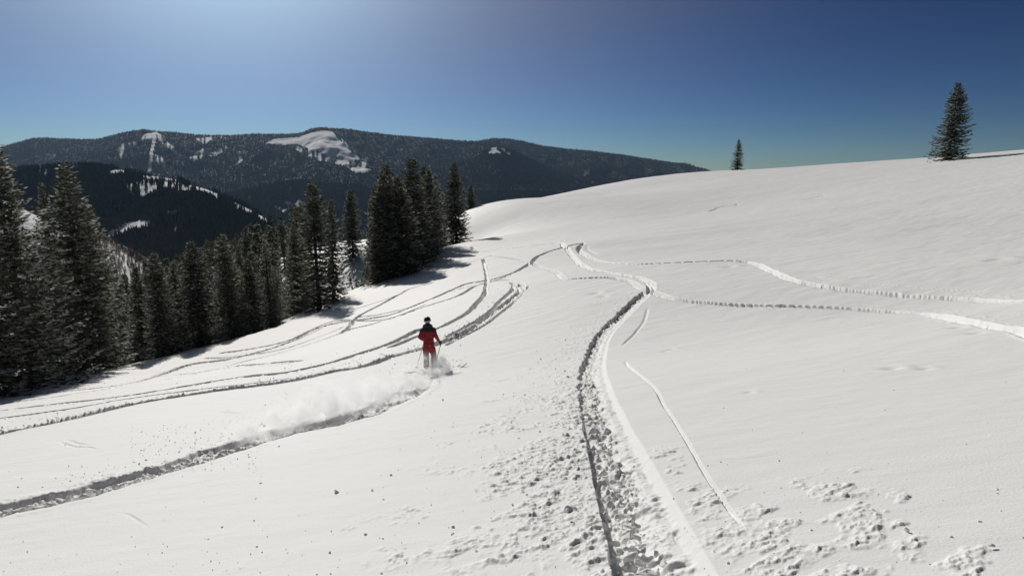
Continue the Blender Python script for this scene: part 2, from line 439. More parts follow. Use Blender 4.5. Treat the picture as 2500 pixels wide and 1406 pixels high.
def build_slope():
    # polar sheet round the camera: fine in front, coarse behind
    th = np.concatenate([np.linspace(-180, -60, 31)[:-1], np.linspace(-60, -45, 12)[:-1], np.linspace(-45, 45, 1140),
                         np.linspace(45, 60, 12)[1:], np.linspace(60, 180, 31)[1:-1]])
    th = np.radians(th)
    rr = [0.02, .3, .7, 1.1, 1.5, 1.8, 2.1, 2.4, 2.6]
    r = 2.6
    while r < 640:
        if r < 30: dr = 0.0115 + 0.00046 * (r - 2) ** 1.75
        else: dr = 0.166 + (r - 30) * 0.0044
        dr = min(dr, .012 * r + .05) if r > 40 else dr
        r += dr
        rr.append(r)
    rr = np.array(rr)
    print('rows', len(rr))
    TH, RR = np.meshgrid(th, rr)
    X = RR * np.sin(TH); Y = RR * np.cos(TH)
    Z = np.empty_like(X)
    for i in range(0, len(rr), 64):
        Z[i:i + 64] = zb(X[i:i + 64], Y[i:i + 64])
    Z0 = Z.copy()
    PX, PY = proj(X, Y, Z0)
    front = (Y > 0.5)
    # wind-worked undulation
    amp = np.clip(RR / 25, .25, 2.2)
    Z += 0.05 * amp * fbm(X / 7, Y / 5, 3, 3)
    ca, sa = math.cos(.5), math.sin(.5)
    U_, V_ = X * ca + Y * sa, -X * sa + Y * ca
    Z += 0.010 * fbm(U_ / 1.6, V_ / .55, 11, 3) * np.clip(RR / 12, .5, 3)
    st = fbm(U_ / 1.1, V_ / .12, 21, 2)
    stm = sstep(.12, .4, fbm(X / 3.1, Y / 2.3, 31, 2))
    Z += 0.012 * stm * np.clip(st - .12, 0, 1) * np.clip(RR / 10, .5, 3)
    # crusty patches of wind-blown snow
    patches = [(1390, 1120, 100, 60, 1), (1340, 1170, 70, 45, 1), (1330, 1260, 80, 60, 1), (1420, 1340, 90, 70, 1), (1280, 1380, 90, 40, .8), (1120, 1345, 60, 50, .7),
               (1390, 1010, 60, 50, .8), (1400, 940, 60, 30, .7), (1640, 1130, 60, 40, .7), (1740, 1220, 80, 50, .7), (2020, 1190, 90, 50, .8), (1860, 1290, 100, 60, .8),
               (2080, 1290, 110, 60, .9), (1960, 1350, 110, 50, .8), (1770, 1330, 60, 50, .7), (2230, 1320, 70, 60, .7), (2360, 1370, 70, 50, .8), (1890, 1390, 80, 40, .8), (2180, 1240, 60, 40, .6),
               (1450, 1440, 90, 60, 1), (2080, 1400, 120, 40, .8)]
    pm = np.zeros_like(X)
    for cx, cy, ax, ay, s in patches:
        pm = np.maximum(pm, s * np.exp(-(((PX - cx) / ax) ** 2 + ((PY - cy) / ay) ** 2)))
    pm *= front * (RR < 14)
    crust = fbm(U_ * 9, V_ * 20, 41, 4, .65)
    edge = sstep(.36, .62, pm * .80 + .80 * fbm(U_ * 3.0, V_ * 5.2, 51, 4, .62)) * sstep(.05, .35, pm)
    Z += edge * (0.007 + 0.024 * np.clip(crust + .08, 0, 1) + 0.010 * fbm(X * 22, Y * 22, 55, 2))
    # tracks
    trench = np.zeros_like(X); rub = np.zeros_like(X); add = np.zeros_like(X)
    clods = []
    for pts, hw, dep, rb, side, reach, mid in TRACKS:
        W = np.array([hit(*p) for p in pts])
        L = smooth_line(W[:, :2], max(.08, hw * .9))
        rl = np.hypot(L[:, 0], L[:, 1])
        hwv = np.maximum(hw, 0.0026 * rl)             # far lines stay wide enough for the sheet's mesh
        R = hwv.max() * 2.2 + abs(reach)
        tl = np.arctan2(L[:, 0], L[:, 1])
        seglen = np.hypot(*np.diff(L, axis=0).T); arc = np.r_[0, np.cumsum(seglen)]
        i0 = max(0, np.searchsorted(rr, rl.min() - R)); i1 = np.searchsorted(rr, rl.max() + R)
        j0 = max(0, np.searchsorted(th, (tl - R / rl).min())); j1 = np.searchsorted(th, (tl + R / rl).max())
        Dm = np.full((i1 - i0, j1 - j0), 1e9); Am = np.zeros_like(Dm); Sm = np.zeros_like(Dm); Hm = np.full_like(Dm, hw)
        for k in range(len(L) - 1):
            a0 = np.searchsorted(rr, min(rl[k], rl[k + 1]) - R) - i0; a1 = np.searchsorted(rr, max(rl[k], rl[k + 1]) + R) - i0
            rm = min(rl[k], rl[k + 1])
            b0 = np.searchsorted(th, min(tl[k], tl[k + 1]) - R / rm) - j0; b1 = np.searchsorted(th, max(tl[k], tl[k + 1]) + R / rm) - j0
            a0, b0 = max(a0, 0), max(b0, 0)
            sl = (slice(a0, a1), slice(b0, b1)); gl = (slice(a0 + i0, min(a1 + i0, i1)), slice(b0 + j0, min(b1 + j0, j1)))
            xx = X[gl]; yy = Y[gl]
            if xx.size == 0: continue
            d = L[k + 1] - L[k]; l2 = d @ d + 1e-12
            t = np.clip(((xx - L[k, 0]) * d[0] + (yy - L[k, 1]) * d[1]) / l2, 0, 1)
            ex = xx - L[k, 0] - t * d[0]; ey = yy - L[k, 1] - t * d[1]
            dist = np.hypot(ex, ey)
            sub = Dm[sl]; m = dist < sub
            sub[m] = dist[m]
            Am[sl][m] = (arc[k] + t * seglen[k])[m]
            Sm[sl][m] = np.sign(d[0] * ey - d[1] * ex)[m]
            Hm[sl][m] = hwv[k]
        G = (slice(i0, i1), slice(j0, j1))
        xx, yy = X[G], Y[G]; Rd = RR[G]
        endf = sstep(0, .8, Am) * sstep(0, .8, arc[-1] - Am) if hw < .1 else 1.0
        wob = 1 + .25 * fbm(Am * 1.3 + hw * 50, Sm * 3, 61, 3) + .12 * fbm(Am * 4.3, Sm * 5 + hw * 20, 65, 3)
        q = Dm / (Hm * wob) + (.20 if hw > .1 else .10) * fbm(xx * 7 / np.clip(Rd / 7, 1, 5), yy * 7 / np.clip(Rd / 7, 1, 5), 67, 3) * (Dm < 2.5 * Hm)
        if dep == .125 and hw == .30:                           # the near trench: sheer cut on the left, floor rising to a smooth banked right side
            sg = Sm * Dm / Hm
            wl = 1 + .05 * fbm(Am * 3, Am * 0, 66, 2) + .34 * np.clip((Rd - 7) / 5, 0, 1) * fbm(xx * 5, yy * 5, 68, 3)
            core = np.where(sg > 0, 1 - sstep(.93, 1.0, sg / wl), 1 - .50 * sstep(-.1, .55, -sg) - .50 * sstep(.72, 1.08 + .05 * vnoise(Am * .9, Am * 0, 69), -sg))
            q = Dm / Hm
            core = np.where(q < 1.25, core, 0.0)
        else:
            core = 1 - sstep(.72, 1.0, q)
        depv = dep * endf * (np.clip(Rd / 14, 1, 2.4) if dep > .07 and hw < .30 else np.clip(Rd / 14, 1, 1.25) if hw == .30 else 1) * (0.75 + .6 * (vnoise(Am * .35, Am * 0 + hw * 9, 71) + .5))
        prof = core * depv
        if mid: prof = prof * (1 - mid * np.exp(-(q / .28) ** 2))
        np.maximum(trench[G], prof, out=trench[G])
        # pushed-up lips
        lip = (.06 if hw > .1 and dep != .125 else .0) * dep * np.exp(-((q - 1.28) / .22) ** 2) * endf * (.6 + 1.4 * np.clip(vnoise(Am * 2.2, Sm * 4, 73) + .5, 0, 1))
        add[G] = np.maximum(add[G], lip)
        if rb:
            n1 = np.abs(fbm(xx * 5.5, yy * 5.5, 81, 4, .62))
            n2 = fbm(xx * 15, yy * 15, 83, 2)
            sc = np.clip(rl.mean() / 12, 1, 2.2)
            rub[G] = np.maximum(rub[G], core * (sstep(.15, .45, core)) * min(rb, .055) * np.clip(sc, 1, 1.5) * (2.6 * n1 + .5 * n2 - .2))
            if reach:
                sp = (Sm * side > 0) * (q > .9) * np.exp(-np.clip(Dm - Hm, 0, None) / (abs(reach) * .33))
                lump = sstep(.30 + .0, .75, sp + .8 * fbm(xx * 2.2, yy * 2.2, 91, 3) - .15)
                ln = np.clip(fbm(xx * 13, yy * 13, 93, 3, .65) + .08, 0, 1)
                add[G] = np.maximum(add[G], lump * rb * min(sc, 1.5) * .75 * ln)
        # centre line kept for loose clods
        Zl = zb(L[:, 0], L[:, 1])
        clods.append((L, Zl, hwv, dep, rb, side, reach))
    Z += add * (1 - np.clip(trench * 12, 0, 1)) - trench + rub * np.clip(trench * 9, 0, 1)
    # footprints and sunken snowballs
    for px, py, s in [(2180, 900, 1.4), (2260, 901, 1.0), (1830, 958, .8), (1640, 853, 1.2), (1625, 857, .9), (2440, 632, 2.0), (2420, 636, 1.3),
                      (1455, 715, 1.5), (1475, 724, 1.2), (1780, 650, 1.5), (1320, 985, .6), (2340, 800, 1.4), (2385, 812, 1.5)]:
        c = hit(px, py); s *= max(.12, .008 * c[1])
        m = (np.abs(X - c[0]) < 3 * s) & (np.abs(Y - c[1]) < 3 * s) & front
        e = np.exp(-(((X[m] - c[0]) / s) ** 2 + ((Y[m] - c[1]) / (s * .8)) ** 2)); e2 = np.exp(-(((X[m] - c[0] - s) / s) ** 2 + ((Y[m] - c[1] - s * .3) / s) ** 2))
        Z[m] += (-.5 * e + .35 * e2) * s * .6
    # melt wells and drifts stay under the trees; the far rim drops away
    nr, nt = X.shape
    idx = np.arange(nr * nt).reshape(nr, nt)
    a = idx[:-1]; b = idx[1:]
    F = np.stack([a, np.roll(a, -1, 1), np.roll(b, -1, 1), b], -1).reshape(-1, 4)[:, ::-1]
    V = np.stack([X, Y, Z], -1).reshape(-1, 3)
    o = mesh_np('snow_slope', V, F, M_SNOW)
    tag(o, kind='structure')
    return clods


CLODS = build_slope()


# ------------------------------------------------------------------ loose snow: clods as one stuff mesh, the big blocks one by one
def ico():
    p = (1 + 5 ** .5) / 2
    v = np.array([(-1, p, 0), (1, p, 0), (-1, -p, 0), (1, -p, 0), (0, -1, p), (0, 1, p), (0, -1, -p), (0, 1, -p), (p, 0, -1), (p, 0, 1), (-p, 0, -1), (-p, 0, 1)], float)
    f = np.array([(0, 11, 5), (0, 5, 1), (0, 1, 7), (0, 7, 10), (0, 10, 11), (1, 5, 9), (5, 11, 4), (11, 10, 2), (10, 7, 6), (7, 1, 8),
                  (3, 9, 4), (3, 4, 2), (3, 2, 6), (3, 6, 8), (3, 8, 9), (4, 9, 5), (2, 4, 11), (6, 2, 10), (8, 6, 7), (9, 8, 1)])
    return v / np.linalg.norm(v[0]), f


ICO_V, ICO_F = ico()


def clod_mesh(name, P, S, mat, smooth=False):
    n = len(P)
    V = ICO_V[None] * (1 + rng.uniform(-.35, .35, (n, 12, 1))) * (S[:, None, None] * rng.uniform(.6, 1.3, (n, 1, 3)))
    ang = rng.uniform(0, 6.28, n); c, s = np.cos(ang), np.sin(ang)
    x = V[..., 0] * c[:, None] - V[..., 1] * s[:, None]; y = V[..., 0] * s[:, None] + V[..., 1] * c[:, None]
    V = np.stack([x, y, V[..., 2]], -1) + P[:, None]
    Fc = (ICO_F[None] + (np.arange(n) * 12)[:, None, None]).reshape(-1, 3)
    return mesh_np(name, V.reshape(-1, 3), Fc, mat, smooth=smooth)


P, S = [], []
for L, Zl, hwv, dep, rb, side, reach in CLODS:
    if rb < .015: continue
    rl = np.hypot(L[:, 0], L[:, 1])
    seg = np.hypot(*np.diff(L, axis=0).T)
    for k in range(len(L) - 1):
        dist = rl[k]
        if dist > 75 or L[k, 1] < 1: continue
        dens = (34 if dist < 14 else 14 if dist < 30 else 4) * (rb / .04)
        n = rng.poisson(dens * seg[k])
        d = (L[k + 1] - L[k]) / (seg[k] + 1e-9); nn = np.array([-d[1], d[0]])
        for _ in range(n):
            t = rng.random()
            if side and rng.random() < .5:
                off = side * (hwv[k] + rng.exponential(abs(reach) * .22)); zz = 0.0
            else:
                off = rng.uniform(-.8, .8) * hwv[k]; zz = -dep * .78
            p = L[k] + d * seg[k] * t + nn * off
            s = min(rng.lognormal(math.log(.0046), .6), .017) * (1 + dist / 30)
            P.append((p[0], p[1], Zl[k] + zz)); S.append(s)
# scattered pellets over the whole near slope
for _ in range(650):
    px, py = rng.uniform(-50, 2550), 1450 - 560 * rng.random() ** 1.6
    a, b = ray(px, py)
    c = hit(px, py)
    s = min(rng.lognormal(math.log(.004), .55), .018) * (1 + c[1] / 20)
    P.append(tuple(c)); S.append(s)
P = np.array(P); S = np.array(S)
near0 = np.zeros(len(P), bool)
P[:, 2] = np.where(near0, P[:, 2], zb(P[:, 0], P[:, 1]) + (P[:, 2] - zb(P[:, 0], P[:, 1]))) + S * .12
tag(clod_mesh('snow_clods', P, S, M_SNOW), kind='stuff')


def convex_block(seed, flat):
    import bmesh
    r = random.Random(seed)
    bm = bmesh.new()
    for _ in range(11):
        bm.verts.new((r.uniform(-1, 1), r.uniform(-.8, .8), r.uniform(-1, 1) * flat))
    h = bmesh.ops.convex_hull(bm, input=bm.verts)
    bmesh.ops.delete(bm, geom=[g for g in h['geom_interior'] if isinstance(g, bmesh.types.BMVert)], context='VERTS')
    bmesh.ops.bevel(bm, geom=bm.edges[:], offset=.09, segments=1, affect='EDGES')
    me = bpy.data.meshes.new('snow_block')
    bm.to_mesh(me); bm.free()
    me.materials.append(M_SNOW)
    return me


BLOCK_ME = [convex_block(s, f) for s, f in ((1, .5), (2, .35), (3, .6), (4, .45), (5, .3), (6, .55))]


def block(px, py, size, label, group, dz=0.0, tilt=.5, k=None):
    c = hit(px, py)
    o = bpy.data.objects.new('snow_block', BLOCK_ME[random.randrange(6) if k is None else k])
    COL.objects.link(o)
    o.location = (c[0], c[1], c[2] + dz)
    o.scale = (size, size * random.uniform(.6, .9), size * random.uniform(.8, 1.1))
    o.rotation_euler = (random.uniform(-tilt, tilt), random.uniform(-tilt, tilt), random.uniform(0, 6.28))
    tag(o, label, 'snow block', group)
    return o


GB = 'snow blocks lying in the nearest ski track'
big = [(1608, 1400, .085), (1572, 1375, .075), (1540, 1335, .07), (1555, 1290, .055), (1532, 1262, .06), (1518, 1215, .05), (1506, 1180, .06), (1520, 1142, .04), (1492, 1130, .05), (1478, 1088, .04), (1458, 1065, .035), (1470, 1020, .04), (1600, 1330, .04), (1630, 1405, .04), (1595, 1390, .075), (1560, 1355, .07), (1620, 1350, .05), (1535, 1290, .07), (1570, 1310, .05), (1525, 1240, .06), (1555, 1262, .04),
       (1512, 1195, .055), (1498, 1160, .05), (1520, 1170, .045), (1505, 1120, .045), (1482, 1105, .05), (1470, 1075, .04), (1492, 1085, .035),
       (1462, 1050, .045), (1478, 1040, .04), (1640, 1395, .05), (1545, 1215, .04), (1538, 1180, .04), (1560, 1395, .06), (1580, 1345, .06), (1545, 1320, .055)]
for px, py, s in big:
    block(px, py, s, 'angular chunk of crusted snow lying loose inside the near ski trench', GB, -.07)
for px, py, s, lb in [(1400, 972, .16, 'wedge-shaped snow slab tipped up on the left rim of the near trench, the larger one'),
                      (1425, 872, .17, 'pale snow slab jutting from the left rim where the trench bends away'),
                      (1378, 945, .10, 'small tilted snow slab left of the trench bend beside the wedge slab'),
                      (1428, 1027, .055, 'dark-shaded snow lump at the top end of the thin trench edge line')]:
    block(px, py, s, lb, None, .0, .25, 1)
GL = 'snow blocks heaped along the lower left ski track'
for i in range(60):
    t = i / 59
    px = -10 + 460 * t + random.uniform(-8, 8)
    py = float(np.interp(px, [-90, 0, 60, 140, 250, 400, 520], [1275, 1248, 1232, 1218, 1190, 1148, 1108])) + random.uniform(0, 13)
    block(px, py, random.uniform(.04, .10) * (1.1 - .3 * t), 'broken snow block heaped in the wide ski track at lower left', GL, -.02, .8)
for px, py, s, lb in [(1015, 962, .11, 'flat snow slab standing tilted just below the powder cloud, nearest the skier'),
                      (972, 985, .12, 'tilted snow slab on the edge of the powder cloud, farther from the skier'),
                      (2422, 1340, .028, 'largest round snow pellet near the bottom right of the slope'),
                      (2213, 1300, .030, 'half-sunk snow lump among the crusty patches at lower right')]:
    block(px, py, s, lb, None, .02, .6)


# ------------------------------------------------------------------ far country: sheets of terrain with clearings, woods on top
def densify(poly, step):
    poly = np.array(poly, float)
    xs = np.arange(poly[0, 0], poly[-1, 0] + step, step)
    return xs, np.interp(xs, poly[:, 0], poly[:, 1])


def smooth1(a, k):
    if k < 2: return a
    w = np.hanning(k + 2)[1:-1]; w /= w.sum()
    return np.convolve(np.pad(a, (k // 2, k - 1 - k // 2), 'edge'), w, 'valid')


def sheet(name, crest, foot, Yc, Yf, rows, step, mat, snow_fn, rough, seed, pw=1.0, crestrough=0.3):
    """A mountainside from its crest (at distance Yc) down to its foot (Yf), plus the back slope."""
    xs, cy = densify(crest, step)
    cy = smooth1(cy, 5)
    fy = np.interp(xs, *np.array(foot, float).T)
    a, zc = ray(xs, cy); _, zf = ray(xs, fy)
    Yc_ = np.interp(xs, *np.array(Yc, float).T); Yf_ = np.interp(xs, *np.array(Yf, float).T)
    zc = zc * Yc_; zf = zf * Yf_
    ts = np.r_[-1.2, -.8, -.5, -.3, -.16, -.08, -.03, np.linspace(0, 1, rows)]
    T, A = np.meshgrid(ts, a, indexing='ij')
    Tp = np.clip(T, 0, 1)
    Ym = Yc_[None] + (Yf_ - Yc_)[None] * T
    s = Tp ** pw
    Z = zc[None] + (zf - zc)[None] * s
    span = np.abs(zf - zc)[None] + 40
    Z -= np.where(T < 0, (T ** 2) * span * 1.1, 0)
    X = A * Ym
    # spurs and gullies running down the side
    lam = rough
    n = fbm(X / lam, Ym / (lam * 1.3), seed, 5, .52)
    rd = 1 - 2 * np.abs(fbm(X / (lam * .8) + 5, Ym / (lam * 2.2), seed + 9, 4, .5))
    w = np.clip(Tp * 2.4, 0, 1) * np.clip((1.25 - Tp), .2, 1)
    Z += w * (n * .34 + (rd - .7) * .28) * rough * .75
    Z += crestrough * rough * .02 * fbm(X / (lam * .05), Ym / (lam * .05), seed + 3, 3)
    PX, PY = proj(X, Ym, Z)
    sn = snow_fn(PX, PY, X, Ym)
    nr, nc = X.shape
    idx = np.arange(nr * nc).reshape(nr, nc)
    F = np.stack([idx[:-1, :-1], idx[1:, :-1], idx[1:, 1:], idx[:-1, 1:]], -1).reshape(-1, 4)
    o = mesh_np(name, np.stack([X, Ym, Z], -1).reshape(-1, 3), F, mat)
    at = o.data.attributes.new('snow', 'FLOAT', 'POINT')
    at.data.foreach_set('value', sn.astype(np.float32).ravel())
    tag(o, kind='structure')
    return X, Ym, Z, sn, ts


def cone_scatter(name, PTS, SC, mat, ratio, nv):
    """Woods that read as one mass: cones instanced on points."""
    me = bpy.data.meshes.new(name)
    me.vertices.add(len(PTS)); me.vertices.foreach_set('co', np.asarray(PTS, np.float32).ravel())
    at = me.attributes.new('tall', 'FLOAT', 'POINT'); at.data.foreach_set('value', np.asarray(SC, np.float32))
    me.materials.append(mat)
    o = bpy.data.objects.new(name, me); COL.objects.link(o)
    ng = bpy.data.node_groups.new(name + '_instances', 'GeometryNodeTree')
    ng.interface.new_socket('Geometry', in_out='INPUT', socket_type='NodeSocketGeometry')
    ng.interface.new_socket('Geometry', in_out='OUTPUT', socket_type='NodeSocketGeometry')
    gi = ng.nodes.new('NodeGroupInput'); go = ng.nodes.new('NodeGroupOutput')
    cn = ng.nodes.new('GeometryNodeMeshCone'); cn.fill_type = 'NONE'
    cn.inputs['Vertices'].default_value = nv; cn.inputs['Radius Top'].default_value = 0.0
    cn.inputs['Radius Bottom'].default_value = ratio; cn.inputs['Depth'].default_value = 1.0
    sm = ng.nodes.new('GeometryNodeSetMaterial'); sm.inputs['Material'].default_value = mat
    ip = ng.nodes.new('GeometryNodeInstanceOnPoints')
    na = ng.nodes.new('GeometryNodeInputNamedAttribute'); na.data_type = 'FLOAT'; na.inputs['Name'].default_value = 'tall'
    rv = ng.nodes.new('FunctionNodeRandomValue'); rv.data_type = 'FLOAT_VECTOR'
    rv.inputs[0].default_value = (-.08, -.08, 0); rv.inputs[1].default_value = (.08, .08, 6.28)
    ng.links.new(gi.outputs[0], ip.inputs['Points']); ng.links.new(cn.outputs['Mesh'], sm.inputs['Geometry'])
    ng.links.new(sm.outputs[0], ip.inputs['Instance']); ng.links.new(na.outputs['Attribute'], ip.inputs['Scale'])
    ng.links.new(rv.outputs[0], ip.inputs['Rotation']); ng.links.new(ip.outputs[0], go.inputs[0])
    md = o.modifiers.new('trees', 'NODES'); md.node_group = ng
    tag(o, kind='stuff')
    return o


def woods(name, grid, n, hmin, hmax, mat, ratio=.2, nv=6, keep=None, t0=-.05):
    X, Y, Z, sn, ts = grid
    i0 = int(np.searchsorted(ts, t0))
    nr, nc = X.shape
    u = rng.uniform(i0, nr - 1.001, n); v = rng.uniform(0, nc - 1.001, n)
    i = u.astype(int); j = v.astype(int); fu = u - i; fv = v - j

    def bl(A): return (A[i, j] * (1 - fu) + A[i + 1, j] * fu) * (1 - fv) + (A[i, j + 1] * (1 - fu) + A[i + 1, j + 1] * fu) * fv
    x, y, z, s = bl(X), bl(Y), bl(Z), bl(sn)
    px, py = proj(x, y, z)
    k = (rng.random(n) > s * 1.75)
    k &= (px > -500) & (px < 3000)
    if keep is not None: k &= keep(px, py, x, y)
    h = rng.uniform(hmin, hmax, n) * (1 + .35 * (s > .2) * -1)
    return cone_scatter(name, np.stack([x, y, z], -1)[k], h[k], mat, ratio, nv)


M_FAR = mountain_material('far_mountainside', (0.024, 0.031, 0.038), (0.060, 0.056, 0.050), .02)
M_MIDM = mountain_material('near_mountainside', (0.020, 0.026, 0.026), (0.050, 0.050, 0.046), .05)
M_HILL = mountain_material('aspen_hillside', (0.085, 0.062, 0.052), (0.12, 0.088, 0.074), .5)
M_FARTREE = leaf_material('far_conifers', (0.026, 0.036, 0.038), .1, .4)
M_MIDTREE = leaf_material('near_conifers', (0.042, 0.058, 0.054), .15, .45)
M_ASPEN = plain('bare_aspen_twigs', (0.13, 0.095, 0.08), .9)


def soft(px, py, poly, val, n, lo=0.0):
    """Value inside a clearing, thinned by a noise field n in 0..1."""
    return np.where(inpoly(px, py, poly), np.clip(val + (n - .5) * lo * 2, 0, 1), 0)


def snow_far(px, py, X, Y):
    st = vnoise(px / 5.0, py / 26.0 + px / 30, 5) + .5            # streaks down the fall line
    s = np.zeros_like(px)
    s = np.maximum(s, soft(px, py, [(648, 350), (668, 340), (700, 337), (730, 335), (762, 324), (792, 319), (812, 322), (822, 335), (836, 350), (850, 366), (872, 380),
                                    (880, 392), (840, 388), (800, 378), (760, 366), (728, 352), (690, 354), (650, 352)], .95, st, .15))
    s = np.maximum(s, soft(px, py, [(700, 352), (760, 364), (840, 385), (880, 390), (905, 405), (890, 420), (866, 420), (840, 405), (800, 398), (770, 390), (730, 372)], .42, st, .75))
    s = np.maximum(s, soft(px, py, [(850, 410), (880, 408), (906, 414), (896, 422), (868, 422)], .8, st, .4))
    s = np.maximum(s, soft(px, py, [(822, 322), (832, 335), (860, 365), (905, 392), (915, 405), (900, 400), (862, 378), (838, 352)], .35, st, .7))
    s = np.maximum(s, soft(px, py, [(374, 323), (384, 323), (380, 345), (374, 372), (371, 402), (368, 420), (360, 420), (364, 395), (367, 365), (372, 342)], .95, st, .1))
    s = np.maximum(s, soft(px, py, [(340, 345), (352, 328), (374, 324), (372, 338), (350, 342), (342, 350)], .5, st, .7))
    s = np.maximum(s, soft(px, py, [(382, 324), (398, 330), (412, 350), (432, 366), (444, 382), (430, 378), (404, 358), (388, 342)], .45, st, .7))
    s = np.maximum(s, soft(px, py, [(282, 368), (300, 350), (330, 346), (344, 352), (322, 356), (306, 362), (300, 380), (318, 398), (330, 412), (316, 408), (292, 384)], .42, st, .7))
    s = np.maximum(s, soft(px, py, [(376, 375), (396, 385), (410, 405), (408, 420), (396, 412), (382, 395)], .35, st, .7))
    s = np.maximum(s, soft(px, py, [(478, 338), (548, 332), (552, 337), (512, 344), (500, 354), (484, 346)], .42, st, .7))
    s = np.maximum(s, soft(px, py, [(438, 402), (470, 378), (500, 360), (515, 362), (490, 388), (450, 406)], .40, st, .75))
    s = np.maximum(s, soft(px, py, [(505, 378), (530, 364), (552, 356), (556, 362), (530, 380), (510, 382)], .36, st, .75))
    s = np.maximum(s, soft(px, py, [(560, 405), (576, 372), (600, 366), (606, 380), (572, 412), (560, 414)], .3, st, .75))
    s = np.maximum(s, soft(px, py, [(108, 378), (128, 374), (144, 380), (130, 384)], .35, st, .6))
    return s


def snow_spur(px, py, X, Y):
    st = vnoise(px / 5.0, py / 14.0, 6) + .5
    s = soft(px, py, [(1192, 356), (1214, 355), (1212, 364), (1222, 374), (1196, 376), (1190, 372), (1202, 366)], .9, st, .3)
    s = np.maximum(s, soft(px, py, [(1196, 352), (1290, 350), (1292, 354), (1200, 357)], .75, st, .3))
    s = np.maximum(s, soft(px, py, [(1222, 360), (1240, 366), (1262, 382), (1250, 382), (1226, 368)], .3, st, .7))
    s = np.maximum(s, soft(px, py, [(1290, 376), (1312, 380), (1306, 386), (1292, 384)], .3, st, .7))
    return s


def snow_foot(px, py, X, Y):
    st = vnoise(px / 6.0, py / 12.0, 7) + .5
    s = soft(px, py, [(670, 505), (700, 492), (740, 488), (752, 498), (720, 512), (690, 520)], .4, st, .7)
    s = np.maximum(s, soft(px, py, [(890, 430), (905, 436), (912, 444), (900, 444)], .6, st, .5))
    return np.maximum(s, .22 * sstep(.25, .6, fbm(px / 60, py / 30, 77, 3)))


def snow_mid(px, py, X, Y):
    st = vnoise(px / 4.0, py / 22.0, 8) + .5
    s = soft(px, py, [(345, 429), (372, 430), (405, 434), (430, 438), (444, 446), (420, 440), (378, 439), (350, 434)], .75, st, .4)
    s = np.maximum(s, soft(px, py, [(455, 450), (480, 455), (520, 468), (560, 488), (604, 508), (652, 535), (652, 548), (610, 524), (556, 498), (512, 478), (466, 459)], .60, st, .6))
    s = np.maximum(s, soft(px, py, [(268, 420), (284, 413), (304, 416), (308, 422), (288, 426), (272, 428)], .85, st, .3))
    s = np.maximum(s, soft(px, py, [(95, 416), (120, 410), (180, 405), (205, 404), (200, 410), (150, 416), (130, 432), (100, 430)], .45, st, .8))
    s = np.maximum(s, soft(px, py, [(262, 574), (284, 556), (306, 545), (342, 538), (368, 540), (366, 550), (334, 560), (300, 570), (276, 578)], .9, st, .25))
    s = np.maximum(s, soft(px, py, [(250, 585), (262, 560), (300, 552), (300, 574), (270, 585)], .4, st, .7))
    s = np.maximum(s, soft(px, py, [(308, 450), (345, 440), (440, 446), (500, 470), (470, 474), (400, 458), (345, 480), (318, 480)], .30, st, .7))
    return np.maximum(s, .25 * sstep(.15, .5, fbm(px / 45, py / 40, 78, 3)) * (py > 470))


def snow_hill(px, py, X, Y):
    st = vnoise(px / 3.0, py / 18.0, 9) + .5
    left = (px < 150) * .97
    lowr = (px >= 150) * sstep(0, 30, py - (560 + (px - 240) * .62)) * np.clip(.42 + (st - .5) * .7, 0, 1)
    return np.maximum(left, lowr)


CREST_FAR = [(-500, 372), (-200, 380), (0, 362), (30, 352), (80, 338), (110, 337), (180, 340), (235, 341), (270, 332), (310, 322), (352, 316), (372, 320), (430, 324), (480, 330),
             (560, 331), (620, 327), (690, 328), (730, 326), (757, 316), (780, 311), (800, 313), (850, 316), (900, 323), (960, 331), (1040, 337), (1120, 344),
             (1160, 346), (1200, 339), (1240, 339), (1280, 346), (1320, 356), (1380, 364), (1460, 371), (1540, 382), (1620, 395), (1680, 407), (1730, 420), (1800, 436), (1950, 450), (2200, 455), (2500, 460)]
FOOT_FAR = [(-900, 520), (200, 500), (600, 500), (900, 480), (1200, 470), (1700, 480), (3200, 500)]
g_far = sheet('far_mountain', CREST_FAR, FOOT_FAR, [(-900, 8200), (3200, 7600)], [(-900, 4700), (3200, 4400)], 130, 3, M_FAR, snow_far, 700, 100, .9)
CREST_SPUR = [(820, 505), (880, 485), (940, 462), (1000, 440), (1080, 415), (1150, 384), (1196, 362), (1225, 358), (1262, 372), (1300, 392), (1350, 415), (1400, 434), (1470, 438), (1560, 436), (1700, 440), (1900, 470)]
g_spur = sheet('mountain_spur', CREST_SPUR, [(820, 540), (1200, 530), (1900, 520)], [(820, 5500), (1900, 5500)], [(820, 4200), (1900, 4000)], 60, 5, M_FAR, snow_spur, 420, 200, .9)
CREST_FOOT = [(430, 520), (500, 488), (560, 470), (620, 462), (680, 446), (740, 440), (800, 452), (860, 452), (920, 458), (1000, 462), (1100, 470), (1200, 470), (1350, 480), (1500, 500)]
g_foot = sheet('foothill', CREST_FOOT, [(430, 600), (700, 580), (1500, 560)], [(430, 4300), (1500, 4100)], [(430, 3000), (1500, 2900)], 60, 5, M_FAR, snow_foot, 330, 300, .9)
CREST_MID = [(-700, 470), (-200, 440), (0, 424), (60, 412), (110, 408), (170, 404), (230, 404), (290, 414), (340, 426), (400, 434), (440, 441), (470, 453), (520, 468), (560, 488), (604, 508), (650, 534), (700, 565),
             (760, 600), (850, 650)]
FOOT_MID = [(-700, 690), (250, 690), (420, 690), (600, 660), (850, 700)]
g_mid = sheet('forested_ridge', CREST_MID, FOOT_MID, [(-700, 1900), (300, 1800), (850, 1500)], [(-700, 900), (300, 900), (850, 900)], 110, 3.5, M_MIDM, snow_mid, 260, 400, .95)
